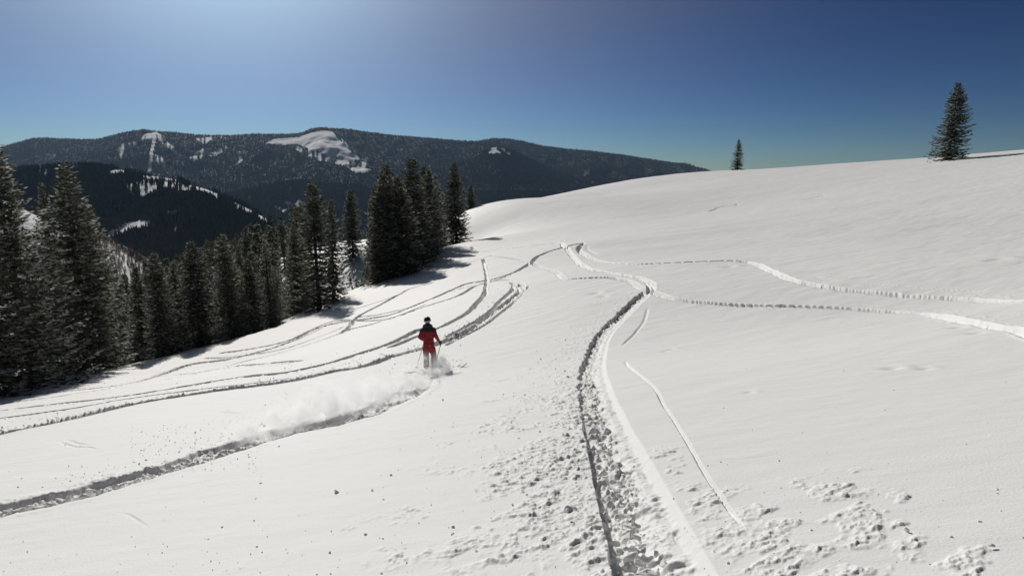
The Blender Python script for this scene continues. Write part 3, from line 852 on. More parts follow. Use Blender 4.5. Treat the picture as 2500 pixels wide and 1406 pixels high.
CREST_HILL = [(-600, 330), (-200, 430), (0, 488), (40, 504), (90, 528), (160, 550), (245, 570), (290, 598), (330, 618), (362, 640), (420, 680), (520, 740)]
FOOT_HILL = [(-600, 800), (0, 800), (300, 790), (520, 800)]
g_hill = sheet('aspen_hill', CREST_HILL, FOOT_HILL, [(-600, 560), (520, 640)], [(-600, 330), (520, 420)], 60, 4, M_HILL, snow_hill, 90, 500, .9)

woods('far_forest', g_far, 170000, 10, 21, M_FARTREE, .24, 5)
woods('spur_forest', g_spur, 70000, 9, 17, M_FARTREE, .24, 5)
woods('foothill_forest', g_foot, 70000, 8, 16, M_FARTREE, .26, 5)
woods('ridge_forest', g_mid, 80000, 7, 16, M_MIDTREE, .2, 7, keep=lambda px, py, x, y: rng.random(len(px)) > .9 * snow_mid(px, py - 6, x, y))
woods('aspen_grove', g_hill, 26000, 4, 8, M_ASPEN, .05, 3, keep=lambda px, py, x, y: (px > 170) & (rng.random(len(px)) < .9))

# the valley floor that the sheets stand on
gx = np.linspace(-12800, 12800, 60); gy = np.linspace(-4800, 14300, 60)
GX, GY = np.meshgrid(gx, gy)
GZ = -620 + 60 * fbm(GX / 3000, GY / 3000, 900, 3)
ii = np.arange(3600).reshape(60, 60)
vf = mesh_np('valley_ground', np.stack([GX, GY, GZ], -1).reshape(-1, 3),
             np.stack([ii[:-1, :-1], ii[:-1, 1:], ii[1:, 1:], ii[1:, :-1]], -1).reshape(-1, 4), M_FAR)
tag(vf, kind='structure')


# ------------------------------------------------------------------ spruces
def spruce_mesh(seed, H, R, step, tw, tl, wh, droop, ragged, pale, dust, prof=.8):
    """Crown of short tapered needle sprays on drooping boughs; returns vertex/face arrays and material ids."""
    r = np.random.default_rng(seed)
    B, D, Wd, Ln, Wi, Mi = [], [], [], [], [], []
    h = .06 * H / 16
    az = r.uniform(0, 6.28)
    while h < H * .985:
        f = h / H
        Lmax = R * (1 - f) ** prof + .12
        nb = wh if f < .85 else max(4, wh - 2)
        az += r.uniform(0, 6.28)
        for k in range(nb):
            a = az + 6.283 * k / nb + r.uniform(-.3, .3)
            L = Lmax * (1 + .16 * math.cos(a - seed * 2.1 + 5 * f)) * r.uniform(1 - ragged, 1.08) * (1.25 if r.random() < .06 else 1)
            el0 = -.15 - droop * .4 + 1.1 * f ** 1.5 + r.uniform(-.12, .12)
            n = max(3, int(L / step))
            s = (np.arange(n) + r.random(n) * .8) / n
            s = np.clip(s, .05, 1)
            rad = L * s
            zz = h + r.uniform(-.12, .12) + L * (math.tan(el0) * s - droop * .25 * np.sin(s * 3.1) + .20 * s ** 2.5)
            ca, sa = math.cos(a), math.sin(a)
            ax = np.stack([rad * ca, rad * sa, zz], -1)
            for sd in (-1, 1):
                yaw = sd * r.uniform(.45, 1.15, n) * (1 - .35 * s)
                lat = r.uniform(-1, 1, (n, 3)) * .25
                d = np.stack([np.cos(a + yaw), np.sin(a + yaw), r.uniform(-.55, .15, n) + .35 * f], -1) + lat
                d /= np.linalg.norm(d, axis=1)[:, None]
                ln = tl * (1.15 - .45 * s) * r.uniform(.6, 1.3, n) * min(1, .35 + L / 1.5)
                B.append(ax + r.normal(0, .03, (n, 3))); D.append(d); Ln.append(ln)
                w = np.cross(d, r.normal(0, 1, (n, 3)) + np.array([0, 0, .35])); w /= np.linalg.norm(w, axis=1)[:, None] + 1e-9
                Wd.append(w); Wi.append(tw * r.uniform(.7, 1.3, n))
                u = r.random(n)
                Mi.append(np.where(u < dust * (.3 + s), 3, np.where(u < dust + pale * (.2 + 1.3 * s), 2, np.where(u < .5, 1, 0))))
        h += (.26 + .44 * (1 - f)) * r.uniform(.6, 1.3) * (H / 16) * (step / .13) ** .35
    # leader
    n = 10
    B.append(np.stack([r.normal(0, .02, n), r.normal(0, .02, n), H - np.linspace(.9, 0, n)], -1))
    d = np.stack([r.normal(0, .35, n), r.normal(0, .35, n), np.ones(n)], -1); d /= np.linalg.norm(d, axis=1)[:, None]
    D.append(d); Ln.append(np.full(n, .32)); w = np.cross(d, r.normal(0, 1, (n, 3))); w /= np.linalg.norm(w, axis=1)[:, None]
    Wd.append(w); Wi.append(np.full(n, tw * .6)); Mi.append(np.ones(n, int))
    B, D, Wd = np.concatenate(B), np.concatenate(D), np.concatenate(Wd)
    Ln, Wi, Mi = np.concatenate(Ln), np.concatenate(Wi), np.concatenate(Mi)
    m = len(B)
    mid = B + D * (Ln * .45)[:, None]
    sag = np.zeros((m, 3)); sag[:, 2] = -Ln * .12
    V = np.stack([B, mid + Wd * Wi[:, None] * .5 + sag, B + D * Ln[:, None], mid - Wd * Wi[:, None] * .5 + sag * .2], 1)
    F = np.arange(m * 4).reshape(m, 4)
    return V.reshape(-1, 3), F, Mi


def trunk_arrays(H, r0):
    V, F = [], []
    ns = 8
    hs = [-.6, 0, .3, H * .2, H * .45, H * .7, H * .9, H]
    rs = [r0 * 1.3, r0 * 1.2, r0, r0 * .82, r0 * .6, r0 * .36, r0 * .14, .01]
    for h, r in zip(hs, rs):
        for k in range(ns):
            a = 6.283 * k / ns
            V.append((r * math.cos(a), r * math.sin(a), h))
    for i in range(len(hs) - 1):
        for k in range(ns):
            F.append((i * ns + k, i * ns + (k + 1) % ns, (i + 1) * ns + (k + 1) % ns, (i + 1) * ns + k))
    return V, F


# variant: seed, H, R, step, spray width, spray length, boughs per whorl, droop, ragged, pale, dust, profile
VAR = {
    'hero_wide': (1, 16, 3.3, .10, .10, .46, 11, .60, .45, .34, .010, .72),
    'hero_tall': (2, 16, 2.7, .10, .10, .44, 11, .55, .45, .30, .010, .75),
    'mid_a': (3, 16, 2.7, .13, .15, .50, 11, .75, .35, .20, .006, .72),
    'mid_b': (4, 16, 2.3, .13, .15, .48, 11, .7, .5, .24, .010, .78),
    'narrow': (5, 16, 1.9, .13, .15, .48, 9, .5, .3, .10, .004, .62),
    'dusty': (6, 16, 2.5, .14, .15, .50, 8, .7, .4, .30, .05, .8),
    'far_a': (7, 16, 2.5, .28, .30, .70, 7, .5, .4, .12, .01, .72),
    'far_b': (8, 16, 2.2, .28, .30, .70, 7, .5, .4, .20, .03, .78),
    'small': (9, 3.0, .8, .09, .06, .20, 6, .3, .4, .2, .08, .9),
}
CROWN, TRUNK = {}, {}
for k, v in VAR.items():
    V, F, Mi = spruce_mesh(*v)
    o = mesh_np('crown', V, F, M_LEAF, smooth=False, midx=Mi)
    CROWN[k] = (o.data, v[1], v[2])
    bpy.data.objects.remove(o)
    TV, TF = trunk_arrays(v[1] * .97, .02 * v[1])
    o = mesh_np('trunk', TV, TF, M_BARK)
    TRUNK[k] = o.data
    bpy.data.objects.remove(o)


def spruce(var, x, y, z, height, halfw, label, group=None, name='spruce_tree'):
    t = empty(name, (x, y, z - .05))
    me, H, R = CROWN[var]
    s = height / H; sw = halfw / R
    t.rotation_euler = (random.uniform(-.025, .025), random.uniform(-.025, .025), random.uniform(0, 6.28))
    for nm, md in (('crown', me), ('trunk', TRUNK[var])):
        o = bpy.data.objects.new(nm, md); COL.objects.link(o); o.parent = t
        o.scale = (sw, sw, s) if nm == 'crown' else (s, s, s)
    tag(t, label, 'tree', group)
    return t


def tree_at(var, px, apex, Y, hwpx, label, group=None, name='spruce_tree'):
    """Tree whose crown top is seen at (px, apex) standing on the slope at distance Y."""
    a, b = ray(px, apex)
    x = float(a * Y); ztop = float(b * Y)
    z = float(zb(x, Y))
    return spruce(var, x, Y, z, max(.4, ztop - z + .05), hwpx * Y / FOC, label, group, name)


def on_lip(px, base):
    return hit(px, base)[1]


# the big spruces at the left edge
tree_at('hero_wide', -6, 335, 37.5, 138, 'tall dark spruce with wide shaggy skirt cut by the left edge of the view')
tree_at('hero_tall', -95, 420, 34, 150, 'broad spruce mostly outside the view at the far left edge behind the shaggy one')
tree_at('hero_tall', 148, 402, 45, 122, 'tall broad spruce with pointed top, second large tree from the left edge')
tree_at('hero_tall', 112, 445, 47, 56, 'slimmer dark spruce crowded against the left flank of the second large tree')
tree_at('hero_wide', 208, 490, 48, 88, 'spruce leaning on the right flank of the large pair with sunlit right boughs')
tree_at('mid_a', 62, 628, 50, 70, 'shorter dark spruce filling the gap between the two largest left trees')
tree_at('dusty', 322, 792, 56, 26, 'small snow-dusted spruce in the hollow right of the big left trees')
# edge of the wood, left to right
edge = [('mid_b', 282, 655, 66, 34, 'slim spruce just right of the big left group, its lower half in deep shade'),
        ('mid_a', 372, 618, 58, 52, 'full dark spruce at the lip of the slope right of the small snow-dusted tree'),
        ('mid_b', 330, 650, 62, 40, 'spruce with frosted right-hand boughs behind the small snow-dusted tree'),
        ('mid_a', 470, 590, 64, 62, 'wide dark spruce in the middle of the wood edge with spreading lower boughs'),
        ('mid_b', 425, 640, 66, 42, 'mid-height spruce squeezed left of the wide dark one'),
        ('mid_a', 542, 572, 72, 50, 'tall spruce right of the wide dark one, top standing over its neighbours'),
        ('dusty', 578, 650, 78, 38, 'greyish frosted spruce left of the two rounded trees at the shadow edge'),
        ('mid_a', 606, 632, 76, 42, 'dark spruce with lit right side at the corner where snow shows through'),
        ('mid_b', 510, 775, 68, 24, 'small spruce in front of the wood edge where the snow lip curves'),
        ('dusty', 664, 648, 82, 32, 'isolated small spruce with frosted boughs beside the bright snow gap'),
        ('narrow', 762, 447, 77, 48, 'tallest columnar spruce left of the snow gap, its shadow thrown on the slope'),
        ('mid_b', 802, 488, 82, 36, 'open-branched spruce touching the tall columnar one on its right side'),
        ('mid_b', 722, 560, 92, 34, 'half-hidden spruce just left of the tall columnar one'),
        ('mid_a', 855, 462, 168, 34, 'spruce standing back behind the snow gap with the lone skier below'),
        ('mid_b', 903, 478, 112, 28, 'spruce with drooping boughs on the left flank of the dense central clump'),
        ('mid_a', 932, 424, 94, 52, 'broad spruce at the left front of the dense central clump'),
        ('mid_a', 943, 400, 102, 58, 'tall twin-topped looking spruce in the central clump, second peak from left'),
        ('mid_a', 975, 432, 93, 66, 'wide spruce whose skirt forms the lower front of the central clump'),
        ('mid_a', 914, 452, 96, 36, 'front left spruce of the central clump, its skirt over the edge of the snow gap'),
        ('mid_b', 958, 470, 97, 46, 'shorter spruce standing in front between the broad one and the wide-skirted one'),
        ('narrow', 1007, 386, 106, 48, 'highest pointed spruce of the dense central clump'),
        ('mid_b', 1028, 404, 120, 34, 'slender spruce right behind the highest pointed one'),
        ('mid_b', 1045, 412, 118, 36, 'slender spruce between the highest peak and the open-branched right edge'),
        ('mid_a', 1028, 470, 110, 40, 'dark spruce filling the lower right front of the central clump'),
        ('dusty', 1064, 425, 122, 34, 'open-boughed spruce with snow showing through at the right end of the clump'),
        ('mid_a', 1112, 396, 138, 42, 'stout separate spruce right of the clump with one long shadow to its right'),
        ('mid_b', 1149, 452, 190, 20, 'little dark spruce on the snow skyline right of the stout separate one'),
        ('mid_b', 1086, 470, 172, 22, 'short spruce in the bright gap between the clump and the stout tree')]
for v, px, ap, Y, hw, lb in edge:
    if px < 1120: Y *= .95 if px < 850 else .885
    tree_at(v, px, ap, Y, hw * 1.18, lb)
# lone trees on the skyline
c = hit(2330, 389)
tree_at('mid_a', 2338, 203, float(c[1]), 48, 'large lone spruce on the snowy skyline at the right')
tree_at('mid_b', 1805, 341, 238, 19, 'small lone spruce poking over the snow horizon right of the mountains')
# saplings
for px, ap, Y, hw, lb in [(858, 634, 146, 7, 'sapling in the bright snow gap above the distant skier'),
                          (869, 677, 131, 8, 'bent little sapling right beside the distant skier'),
                          (1092, 560, 140, 7, 'sapling at the foot of the stout separate spruce')]:
    tree_at('small', px, ap, Y, hw, lb)
# the wood behind, one tree at a time
TOPX = [270, 300, 350, 400, 450, 500, 540, 580, 620, 650, 690, 720, 745]
TOPY = [655, 665, 640, 628, 612, 592, 578, 560, 545, 528, 512, 500, 482]
placed = []
GW = 'spruces of the wood below the slope'
n_w = 0
tries = 0
while n_w < 150 and tries < 3000:
    tries += 1
    px = random.uniform(262, 745); Y = random.choice((random.uniform(74, 110), random.uniform(100, 170), random.uniform(150, 250)))
    a, _ = ray(px, 700)
    x = float(a * Y)
    if any((x - q[0]) ** 2 + (Y - q[1]) ** 2 < 4.6 ** 2 for q in placed): continue
    z = float(zb(x, Y))
    # the crowns make the wood's stepped roofline
    lim = np.interp(px, TOPX, TOPY) + (random.expovariate(1 / 22.0) if Y > 120 else random.uniform(30, 90))
    b = ray(px, lim)[1]; Hh = float(b * Y) - z
    if Hh < 7: continue
    Hh = min(Hh, random.uniform(19, 25))
    _, bs = proj(x, Y, z)
    if 676 < px < 722 and bs > 600 and Y < 185: continue     # the bright gap
    placed.append((x, Y)); n_w += 1
    var = random.choice(('mid_a', 'mid_b', 'narrow', 'dusty')) if Y < 100 else random.choice(('far_a', 'far_b', 'far_a'))
    spruce(var, x, Y, z, Hh, Hh * random.uniform(.13, .18), 'dark spruce %s the %s part of the wood' % (
        'near the front of' if Y < 105 else 'in the middle rows of' if Y < 160 else 'at the far back of', 'left' if px < 420 else 'middle' if px < 590 else 'right'), GW)


GC = 'dark spruces packed behind the central clump'
for px, ap, Y in [(918, 500, 112), (955, 470, 112), (990, 460, 118), (1015, 470, 124), (935, 520, 106), (1050, 500, 128), (925, 560, 104), (960, 560, 104), (1040, 540, 116), (1075, 520, 132),
                  (1000, 540, 108), (1060, 560, 124)]:
    tree_at(random.choice(('mid_a', 'mid_b')), px, ap, Y, random.uniform(34, 46), 'dark spruce packed behind the front trees of the central clump', GC)


# ------------------------------------------------------------------ people
def skin_part(name, joints, edges, mat, parent, sub=2, cut=None, vox=None):
    """One continuous tapering surface round a skeleton: overlapping tapered limbs fused by a voxel remesh.
    joints: (x, y, z, rx, ry)."""
    V, F = [], []
    ns = 14
    J = [(Vector(j[:3]), j[3], j[4] if len(j) > 4 else j[3]) for j in joints]

    def ring(c, d, rx, ry):
        d = d.normalized()
        u = Vector((1, 0, 0)) - d * d.x
        u = u.normalized() if u.length > .25 else d.orthogonal().normalized()
        v = d.cross(u)
        i = len(V)
        for k in range(ns):
            a = 2 * math.pi * k / ns
            V.append(c + u * (math.cos(a) * rx) + v * (math.sin(a) * ry))
        return i

    for (i, j) in edges:
        (p, rx0, ry0), (q, rx1, ry1) = J[i], J[j]
        d = q - p
        if d.length < 1e-5: continue
        dn = d.normalized()
        rs = []
        for t in (-1.0, -.8, -.45, 0):
            m = math.sqrt(max(0, 1 - t * t)) + .02
            rs.append(ring(p + dn * t * min(rx0, ry0) * .95, d, rx0 * m, ry0 * m))
        rs.append(ring(p.lerp(q, .5), d, (rx0 + rx1) / 2, (ry0 + ry1) / 2))
        for t in (0, .45, .8, 1.0):
            m = math.sqrt(max(0, 1 - t * t)) + .02
            rs.append(ring(q + dn * t * min(rx1, ry1) * .95, d, rx1 * m, ry1 * m))
        for a, b in zip(rs, rs[1:]):
            for k in range(ns):
                F.append((a + k, a + (k + 1) % ns, b + (k + 1) % ns, b + k))
        F.append(tuple(rs[0] + k for k in range(ns))[::-1]); F.append(tuple(rs[-1] + k for k in range(ns)))
    me = bpy.data.meshes.new(name)
    me.from_pydata([tuple(v) for v in V], [], F)
    o = bpy.data.objects.new(name, me); COL.objects.link(o)
    md = o.modifiers.new('fuse', 'REMESH'); md.mode = 'VOXEL'
    md.voxel_size = vox or min(.018, max(.004, min(min(j[1], j[2]) for j in J) * .35))
    sm = o.modifiers.new('smooth', 'SMOOTH'); sm.factor = .5; sm.iterations = 4
    dg = bpy.context.evaluated_depsgraph_get()
    nm = bpy.data.meshes.new_from_object(o.evaluated_get(dg))
    nm.name = name
    o.modifiers.clear(); o.data = nm
    nm.materials.clear()
    for m in (mat if isinstance(mat, (list, tuple)) else [mat]): nm.materials.append(m)
    if cut is not None:
        for p in nm.polygons: p.material_index = cut(p.center)
    for p in nm.polygons: p.use_smooth = True
    o.parent = parent
    return o


def ball(name, c, s, mat, parent, nu=20, nv=14, fn=None):
    V, F = [], []
    for i in range(nv + 1):
        t = math.pi * i / nv
        for k in range(nu):
            a = 2 * math.pi * k / nu
            v = Vector((math.sin(t) * math.cos(a), math.sin(t) * math.sin(a), math.cos(t)))
            if fn: v = fn(v)
            V.append((c[0] + v.x * s[0], c[1] + v.y * s[1], c[2] + v.z * s[2]))
    for i in range(nv):
        for k in range(nu):
            F.append((i * nu + k, (i + 1) * nu + k, (i + 1) * nu + (k + 1) % nu, i * nu + (k + 1) % nu))
    return mesh_np(name, V, F, mat, parent)


def hand_glove(side, w, d, parent, mat):
    """Glove closed on a pole: palm, four bent fingers, thumb."""
    w = Vector(w); d = Vector(d).normalized()
    j = [(*w, .032, .03), (*(w + d * .05), .045, .03), (*(w + d * .09), .045, .028)]
    e = [(0, 1), (1, 2)]
    o = skin_part('glove', j, e, mat, parent, 2)
    f = Vector((0, 1, 0)); across = d.cross(f).normalized()
    for i, (off, ln) in enumerate(((-.033, .9), (-.011, 1.0), (.011, .96), (.033, .8))):
        b = w + d * .085 + across * off
        p1 = b + (d * .03 + f * .012) * ln; p2 = p1 + (f * .030 - d * .006) * ln; p3 = p2 + (-d * .024 - f * .012) * ln
        skin_part('finger', [(*b, .011, .011), (*p1, .0115, .0115), (*p2, .011, .011), (*p3, .009, .009)], [(0, 1), (1, 2), (2, 3)], mat, o, 1)
    b = w + d * .045 + across * (-.035 * side)
    skin_part('thumb', [(*b, .014, .014), (*(b + f * .03 + d * .015 - across * .012 * side), .013, .013), (*(b + f * .052 + d * .028), .010, .010)],
              [(0, 1), (1, 2)], mat, o, 1)
    return o


def tube(name, pts, rad, mat, parent, n=8):
    pts = [Vector(p) for p in pts]
    V, F = [], []
    for i, p in enumerate(pts):
        d = (pts[min(i + 1, len(pts) - 1)] - pts[max(i - 1, 0)]).normalized()
        u = d.orthogonal().normalized(); v = d.cross(u)
        r = rad[i] if isinstance(rad, (list, tuple)) else rad
        for k in range(n):
            a = 2 * math.pi * k / n
            V.append(p + (u * math.cos(a) + v * math.sin(a)) * r)
    for i in range(len(pts) - 1):
        for k in range(n):
            F.append((i * n + k, i * n + (k + 1) % n, (i + 1) * n + (k + 1) % n, (i + 1) * n + k))
    m = len(V); V.append(pts[0]); V.append(pts[-1])
    T = [(a, b, c, d) for a, b, c, d in F]
    T += [(m, (k + 1) % n, k, k) for k in range(0)]
    return mesh_np(name, V, T, mat, parent)


def make_skier(loc, rot, label, yoke=True, jac=None, trs=None, scale=1.0, detail=True):
    jac = jac or M_RED; trs = trs or M_RED
    P = empty('person', loc)
    P.rotation_euler = (math.radians(-3), math.radians(-2.5), rot); P.scale = (scale,) * 3
    sh, wl = 1.40, .93
    # knees flexed, trunk a little forward, right arm out to the side, left arm in front
    RA = [(.185, -.01, 1.385), (.25, -.03, 1.16), (.325, .06, .985)]
    LA = [(-.185, -.01, 1.38), (-.262, -.02, 1.15), (-.215, .20, 1.03)]
    RL = [(.105, 0, .86), (.125, .12, .50), (.125, -.02, .14), (.125, .14, .075)]
    LL = [(-.105, 0, .86), (-.115, .13, .50), (-.115, -.01, .14), (-.115, .15, .075)]
    # body: one continuous figure
    J = [(0, 0, .90, .10, .07), (0, .02, 1.06, .09, .06), (0, .03, 1.25, .10, .07), (0, .04, 1.40, .08, .06), (0, .055, 1.50, .055, .055),
         (0, .07, 1.57, .07, .08), (0, .085, 1.65, .076, .092), (0, .085, 1.72, .05, .06),
         (*RA[0], .042, .042), (*RA[1], .036, .036), (*RA[2], .028, .028),
         (*LA[0], .042, .042), (*LA[1], .036, .036), (*LA[2], .030, .030),
         (*RL[0], .065, .065), (*RL[1], .06, .06), (*RL[2], .042, .042), (*RL[3], .035, .03),
         (*LL[0], .065, .065), (*LL[1], .06, .06), (*LL[2], .042, .042), (*LL[3], .035, .03), (0, .165, 1.63, .016, .02)]
    E = [(0, 1), (1, 2), (2, 3), (3, 4), (4, 5), (5, 6), (6, 7), (3, 8), (8, 9), (9, 10), (3, 11), (11, 12), (12, 13), (0, 14), (14, 15), (15, 16), (16, 17),
         (0, 18), (18, 19), (19, 20), (20, 21), (6, 22)]
    skin_part('body', J, E, M_SKIN, P, 1)
    fold = lambda v: v
    J = [(0, -.005, .80, .175, .125), (0, 0, .90, .185, .135), (0, .015, 1.05, .175, .13), (0, .02, 1.20, .178, .135), (0, .02, 1.33, .155, .13), (0, .035, 1.43, .11, .10), (0, .05, 1.50, .085, .085), (0, .055, 1.555, .082, .09),
         (RA[0][0] - .01, RA[0][1], RA[0][2] - .01, .085, .085), (*RA[1], .070, .070), ((RA[1][0] + RA[2][0]) / 2, .01, (RA[1][2] + RA[2][2]) / 2, .060, .060), (*RA[2], .048, .048),
         (LA[0][0] + .01, LA[0][1], LA[0][2] - .01, .085, .085), (*LA[1], .072, .072), (*LA[2], .050, .050)]
    E = [(0, 1), (1, 2), (2, 3), (3, 4), (4, 5), (5, 6), (6, 7), (5, 8), (8, 9), (9, 10), (10, 11), (5, 12), (12, 13), (13, 14)]
    jk = skin_part('jacket', J, E, [jac, M_DARK if yoke else jac], P, 3 if detail else 1,
                   cut=lambda c: 1 if c.z > 1.325 or (abs(c.x) > .17 and c.z > 1.285 and c.x > 0) else 0)
    if detail:                                   # creases across the back
        co = np.empty(len(jk.data.vertices) * 3, np.float32); jk.data.vertices.foreach_get('co', co); co = co.reshape(-1, 3)
        d = .012 * (fbm(co[:, 0] * 5 + 3, co[:, 2] * 22, 5, 3)) + .006 * fbm(co[:, 0] * 20, co[:, 2] * 30, 8, 2)
        co[:, 1] += d * 1.6; co[:, 0] += d * .6
        jk.data.vertices.foreach_set('co', co.ravel())
    J = [(0, -.005, .88, .16, .125), (0, 0, .80, .155, .12)]
    J += [(.10, .01, .74, .115, .11), (.118, .07, .60, .10, .10), (.128, .11, .50, .092, .092), (.128, .05, .32, .092, .088), (.128, .0, .16, .098, .094),
          (-.10, .01, .74, .115, .11), (-.112, .08, .60, .10, .10), (-.118, .12, .50, .092, .092), (-.118, .05, .32, .092, .088), (-.118, .0, .16, .098, .094)]
    E = [(0, 1), (1, 2), (2, 3), (3, 4), (4, 5), (5, 6), (1, 7), (7, 8), (8, 9), (9, 10), (10, 11)]
    skin_part('trousers', J, E, trs, P, 2 if detail else 1)
    # helmet with strap and goggles
    hc = (0, .085, 1.685)
    hel = ball('helmet', hc, (.112, .135, .115), M_BLACK, P, fn=lambda v: v if v.z > -.35 else Vector((v.x * .97, v.y * .97, -.35 - (v.z + .35) * -.25)))
    if detail:
        for k in range(3): ball('vent', (hc[0] - .04 + .04 * k, hc[1] - .03, hc[2] + .108), (.008, .04, .012), M_DARK, hel, 8, 6)
    V, F = [], []
    n = 40
    for k in range(n):                           # strap: a band round the helmet
        a = 2 * math.pi * k / n
        for dz, rr_ in ((-.034, 1.03), (-.012, 1.055), (.006, 1.045), (.006, 1.0), (-.034, .99)):
            V.append((hc[0] + math.cos(a) * .112 * rr_, hc[1] + math.sin(a) * .135 * rr_, hc[2] + dz - .012 + .012 * math.sin(a)))
    for k in range(n):
        for q in range(5):
            F.append((k * 5 + q, k * 5 + (q + 1) % 5, ((k + 1) % n) * 5 + (q + 1) % 5, ((k + 1) % n) * 5 + q))
    gg = mesh_np('goggles', V, F, M_STRAP, P)
    ball('lens', (0, hc[1] + .108, hc[2] - .03), (.085, .035, .045), M_LENS, gg)
    if detail:
        # hood lying bunched behind the neck
        skin_part('hood', [(-.115, .03, 1.49, .055, .05), (-.07, -.04, 1.52, .075, .065), (0, -.06, 1.53, .085, .075), (.07, -.04, 1.52, .075, .065), (.115, .03, 1.49, .055, .05)],
                  [(0, 1), (1, 2), (2, 3), (3, 4)], M_DARK, P, 2)
        hand_glove(1, RA[2], (.10, .05, -.16), P, M_BLACK)
        hand_glove(-1, LA[2], (.06, .14, -.08), P, M_BLACK)
    for sd, L_ in ((1, RL), (-1, LL)):
        x, y = L_[2][0], L_[2][1]
        bt = skin_part('boot', [(x, y + .02, .36, .062, .068), (x, y, .22, .062, .07), (x, y + .0, .10, .052, .06), (x, y + .10, .075, .05, .042), (x, y + .20, .065, .045, .036)],
                       [(0, 1), (1, 2), (2, 3), (3, 4)], M_BOOT, P, 2)
        if detail:
            for q in range(3): ball('buckle', (x + sd * .055, y + .03 + .02 * q, .28 - .08 * q), (.012, .03, .01), M_STEEL, bt, 8, 6)
    tag(P, label, 'person')
    return P, RA[2], LA[2]


def ski(length, wd, mat, loc, rz, tiltx, label):
    """Ski running along local +Y with an upturned tip."""
    V, F = [], []
    n = 28
    for i in range(n + 1):
        s = i / n
        y = (s - .45) * length
        w = wd * (.62 + .38 * abs(2 * s - 1.0) ** 1.5)
        if s > .9: w *= math.sqrt(max(0.02, 1 - ((s - .9) / .1) ** 2))
        if s < .04: w *= .6 + .4 * s / .04
        z = .13 * max(0, (s - .82) / .18) ** 2 + .03 * max(0, (.06 - s) / .06)
        th = .013 if .06 < s < .9 else .007
        V += [(-w, y, z), (w, y, z), (w * .96, y, z + th), (-w * .96, y, z + th)]
    for i in range(n):
        for q in range(4):
            F.append((i * 4 + q, i * 4 + (q + 1) % 4, (i + 1) * 4 + (q + 1) % 4, (i + 1) * 4 + q))
    F += [(0, 3, 2, 1), (n * 4, n * 4 + 1, n * 4 + 2, n * 4 + 3)]
    root = empty('ski', loc); root.rotation_euler = (tiltx, 0, rz)
    mesh_np('ski_board', V, F, mat, root, smooth=False)
    for nm, y, sy, sz in (('toe_piece', .13, .05, .03), ('heel_piece', -.22, .06, .035)):
        ball(nm, (0, y, .013 + sz * .6), (.036, sy, sz), M_BLACK, root, 12, 8)
    tag(root, label, 'ski')
    return root


def ski_pole(a, b, label, scale=1.0):
    """Pole from grip a to tip b (world)."""
    a, b = Vector(a), Vector(b)
    root = empty('ski_pole', a); d = (b - a)
    tube('shaft', [d * 0, d * .5, d * .96, d], [.0085, .0080, .006, .002], M_POLE, root)
    u = d.normalized()
    tube('grip', [-u * .03, u * .0, u * .06, u * .12], [.019, .017, .0155, .014], M_BLACK, root)
    o = d.normalized().orthogonal().normalized(); v = u.cross(o)
    V, F = [], []
    c0 = d * .94
    for k in range(16):
        q = 6.283 * k / 16
        e = (o * math.cos(q) + v * math.sin(q))
        V += [c0 + e * .012, c0 + e * .048 + u * .006, c0 + e * .046 + u * .012, c0 + e * .012 + u * .01]
    for k in range(16):
        for q in range(4):
            F.append((k * 4 + q, k * 4 + (q + 1) % 4, ((k + 1) % 16) * 4 + (q + 1) % 4, ((k + 1) % 16) * 4 + q))
    mesh_np('basket', V, F, M_BLACK, root)
    tag(root, label, 'ski pole')
    return root


base = hit(1051, 904)
SK_ROT = math.radians(4)
sk, rh, lh = make_skier((base[0], base[1], base[2] - .02), SK_ROT, 'skier in red suit with dark shoulders and black helmet, seen from behind in powder', scale=.95)
Mw = Matrix.Translation((base[0], base[1], base[2] - .02)) @ Matrix.Rotation(SK_ROT, 4, 'Z') @ Matrix.Scale(.95, 4)
gr = Mw @ Vector((rh[0] + .035, rh[1] + .045, rh[2] - .07)); gl_ = Mw @ Vector((lh[0] + .03, lh[1] + .09, lh[2] - .06))
ski_pole(gr, Mw @ Vector((.14, -.35, .18)), 'ski pole trailing down from the red skier\'s right hand')
ski_pole(gl_, Mw @ Vector((-.44, -.25, .16)), 'ski pole slanting out to the left behind the red skier')
for sx, lb, ty in ((.13, 'right ski of the red skier with its tip out of the snow', 1), (-.12, 'left ski of the red skier, sunk in the flying powder', 0)):
    p = Mw @ Vector((sx, .0, 0))
    ski(1.78, .062, M_SKI, (p.x + .10, p.y - .06 - .14 * ty, float(zb(p.x, p.y)) + .015), math.radians(-90 if ty else -84), math.radians(9 if ty else 4), lb)
b2 = hit(857, 697)
sk2, _, _ = make_skier((b2[0], b2[1], b2[2]), math.radians(20), 'tiny distant skier in dark clothes standing in the snow gap between the trees', False, M_DARK, M_DARK, .95, False)

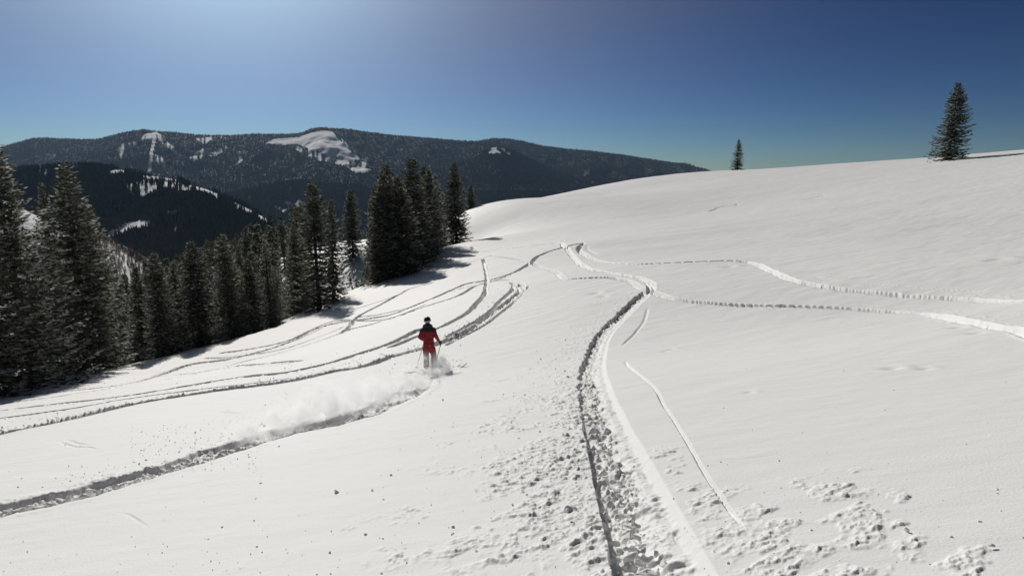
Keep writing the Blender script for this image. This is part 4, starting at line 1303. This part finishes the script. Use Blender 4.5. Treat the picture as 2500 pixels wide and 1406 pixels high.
# ------------------------------------------------------------------ flying powder
def powder_material(name, dens, sc):
    m = bpy.data.materials.new(name); m.use_nodes = True
    N, L = m.node_tree.nodes, m.node_tree.links
    N.remove(N['Principled BSDF'])
    out = N['Material Output']
    pv = N.new('ShaderNodeVolumePrincipled')
    pv.inputs['Color'].default_value = (.97, .97, .97, 1); pv.inputs['Anisotropy'].default_value = .45
    tc = N.new('ShaderNodeTexCoord')
    ln = N.new('ShaderNodeVectorMath'); ln.operation = 'LENGTH'
    L.new(tc.outputs['Object'], ln.inputs[0])
    fall = N.new('ShaderNodeMapRange'); fall.inputs[1].default_value = 1.0; fall.inputs[2].default_value = .15
    fall.interpolation_type = 'SMOOTHSTEP'
    L.new(ln.outputs['Value'], fall.inputs[0])
    g = N.new('ShaderNodeNewGeometry')
    t = N.new('ShaderNodeTexNoise'); t.inputs['Scale'].default_value = sc; t.inputs['Detail'].default_value = 4; t.inputs['Distortion'].default_value = .6
    L.new(g.outputs['Position'], t.inputs['Vector'])
    mr = N.new('ShaderNodeMapRange'); mr.inputs[1].default_value = .44; mr.inputs[2].default_value = .72
    L.new(t.outputs['Fac'], mr.inputs[0])
    mu = N.new('ShaderNodeMath'); mu.operation = 'MULTIPLY'
    L.new(fall.outputs[0], mu.inputs[0]); L.new(mr.outputs[0], mu.inputs[1])
    m2 = N.new('ShaderNodeMath'); m2.operation = 'MULTIPLY'; m2.inputs[1].default_value = dens
    L.new(mu.outputs[0], m2.inputs[0]); L.new(m2.outputs[0], pv.inputs['Density'])
    L.new(pv.outputs[0], out.inputs['Volume'])
    return m


M_POW = powder_material('flying_powder', 10, 3.6)
for px, py, sx, sy, sz, up in [(1052, 912, .62, .42, .62, .20), (1090, 912, .55, .4, .46, .18), (1068, 920, .5, .35, .42, .12), (1005, 945, .70, .50, .50, .18), (930, 976, .85, .6, .50, .20), (855, 1005, .90, .6, .66, .26),
                               (785, 1022, .85, .6, .66, .28), (700, 1045, .85, .5, .45, .18), (625, 1070, .7, .4, .30, .10)]:
    c = hit(px, py)
    o = ball('snow_spray', (0, 0, 0), (1, 1, 1), M_POW, None, 24, 16)
    o.location = (c[0], c[1], c[2] + up); o.scale = (sx, sy, sz); o.rotation_euler = (0, 0, random.uniform(-.3, .3))
    tag(o, kind='stuff')
P, S = [], []
for _ in range(1500):
    t = rng.random() ** 1.5
    px = 1090 - 450 * t + rng.normal(0, 22); py = 914 + 120 * t
    c = hit(px, py + rng.normal(0, 6))
    P.append((c[0] + rng.normal(0, .1), c[1] + rng.normal(.1, .25), c[2] + abs(rng.normal(0, .30 * (1 - .4 * t)))))
    S.append(min(.020, rng.lognormal(math.log(.0075 if t < .25 else .0045), .5)))
for _ in range(160):
    px, py = rng.uniform(320, 640), rng.uniform(1020, 1130)
    c = hit(px, py + 20)
    P.append((c[0], c[1], c[2] + rng.uniform(.0, .22))); S.append(rng.uniform(.004, .012))
tag(clod_mesh('flying_snow_bits', np.array(P), np.array(S), M_SNOW), kind='stuff')

# ------------------------------------------------------------------ thin mountain air
hz = bpy.data.materials.new('mountain_air'); hz.use_nodes = True
N, L = hz.node_tree.nodes, hz.node_tree.links
N.remove(N['Principled BSDF'])
pv = N.new('ShaderNodeVolumePrincipled')
pv.inputs['Color'].default_value = (.50, .72, 1.0, 1); pv.inputs['Anisotropy'].default_value = 0.0
pv.inputs['Density'].default_value = HAZE
L.new(pv.outputs[0], N['Material Output'].inputs['Volume'])
b8 = [(x, y, z) for z in (-700, 480) for x, y in ((-13000, -5000), (13000, -5000), (13000, 14500), (-13000, 14500))]
hb = mesh_np('haze', b8, [(0, 3, 2, 1), (4, 5, 6, 7), (0, 1, 5, 4), (1, 2, 6, 5), (2, 3, 7, 6), (3, 0, 4, 7)], hz, smooth=False)
tag(hb, kind='stuff')
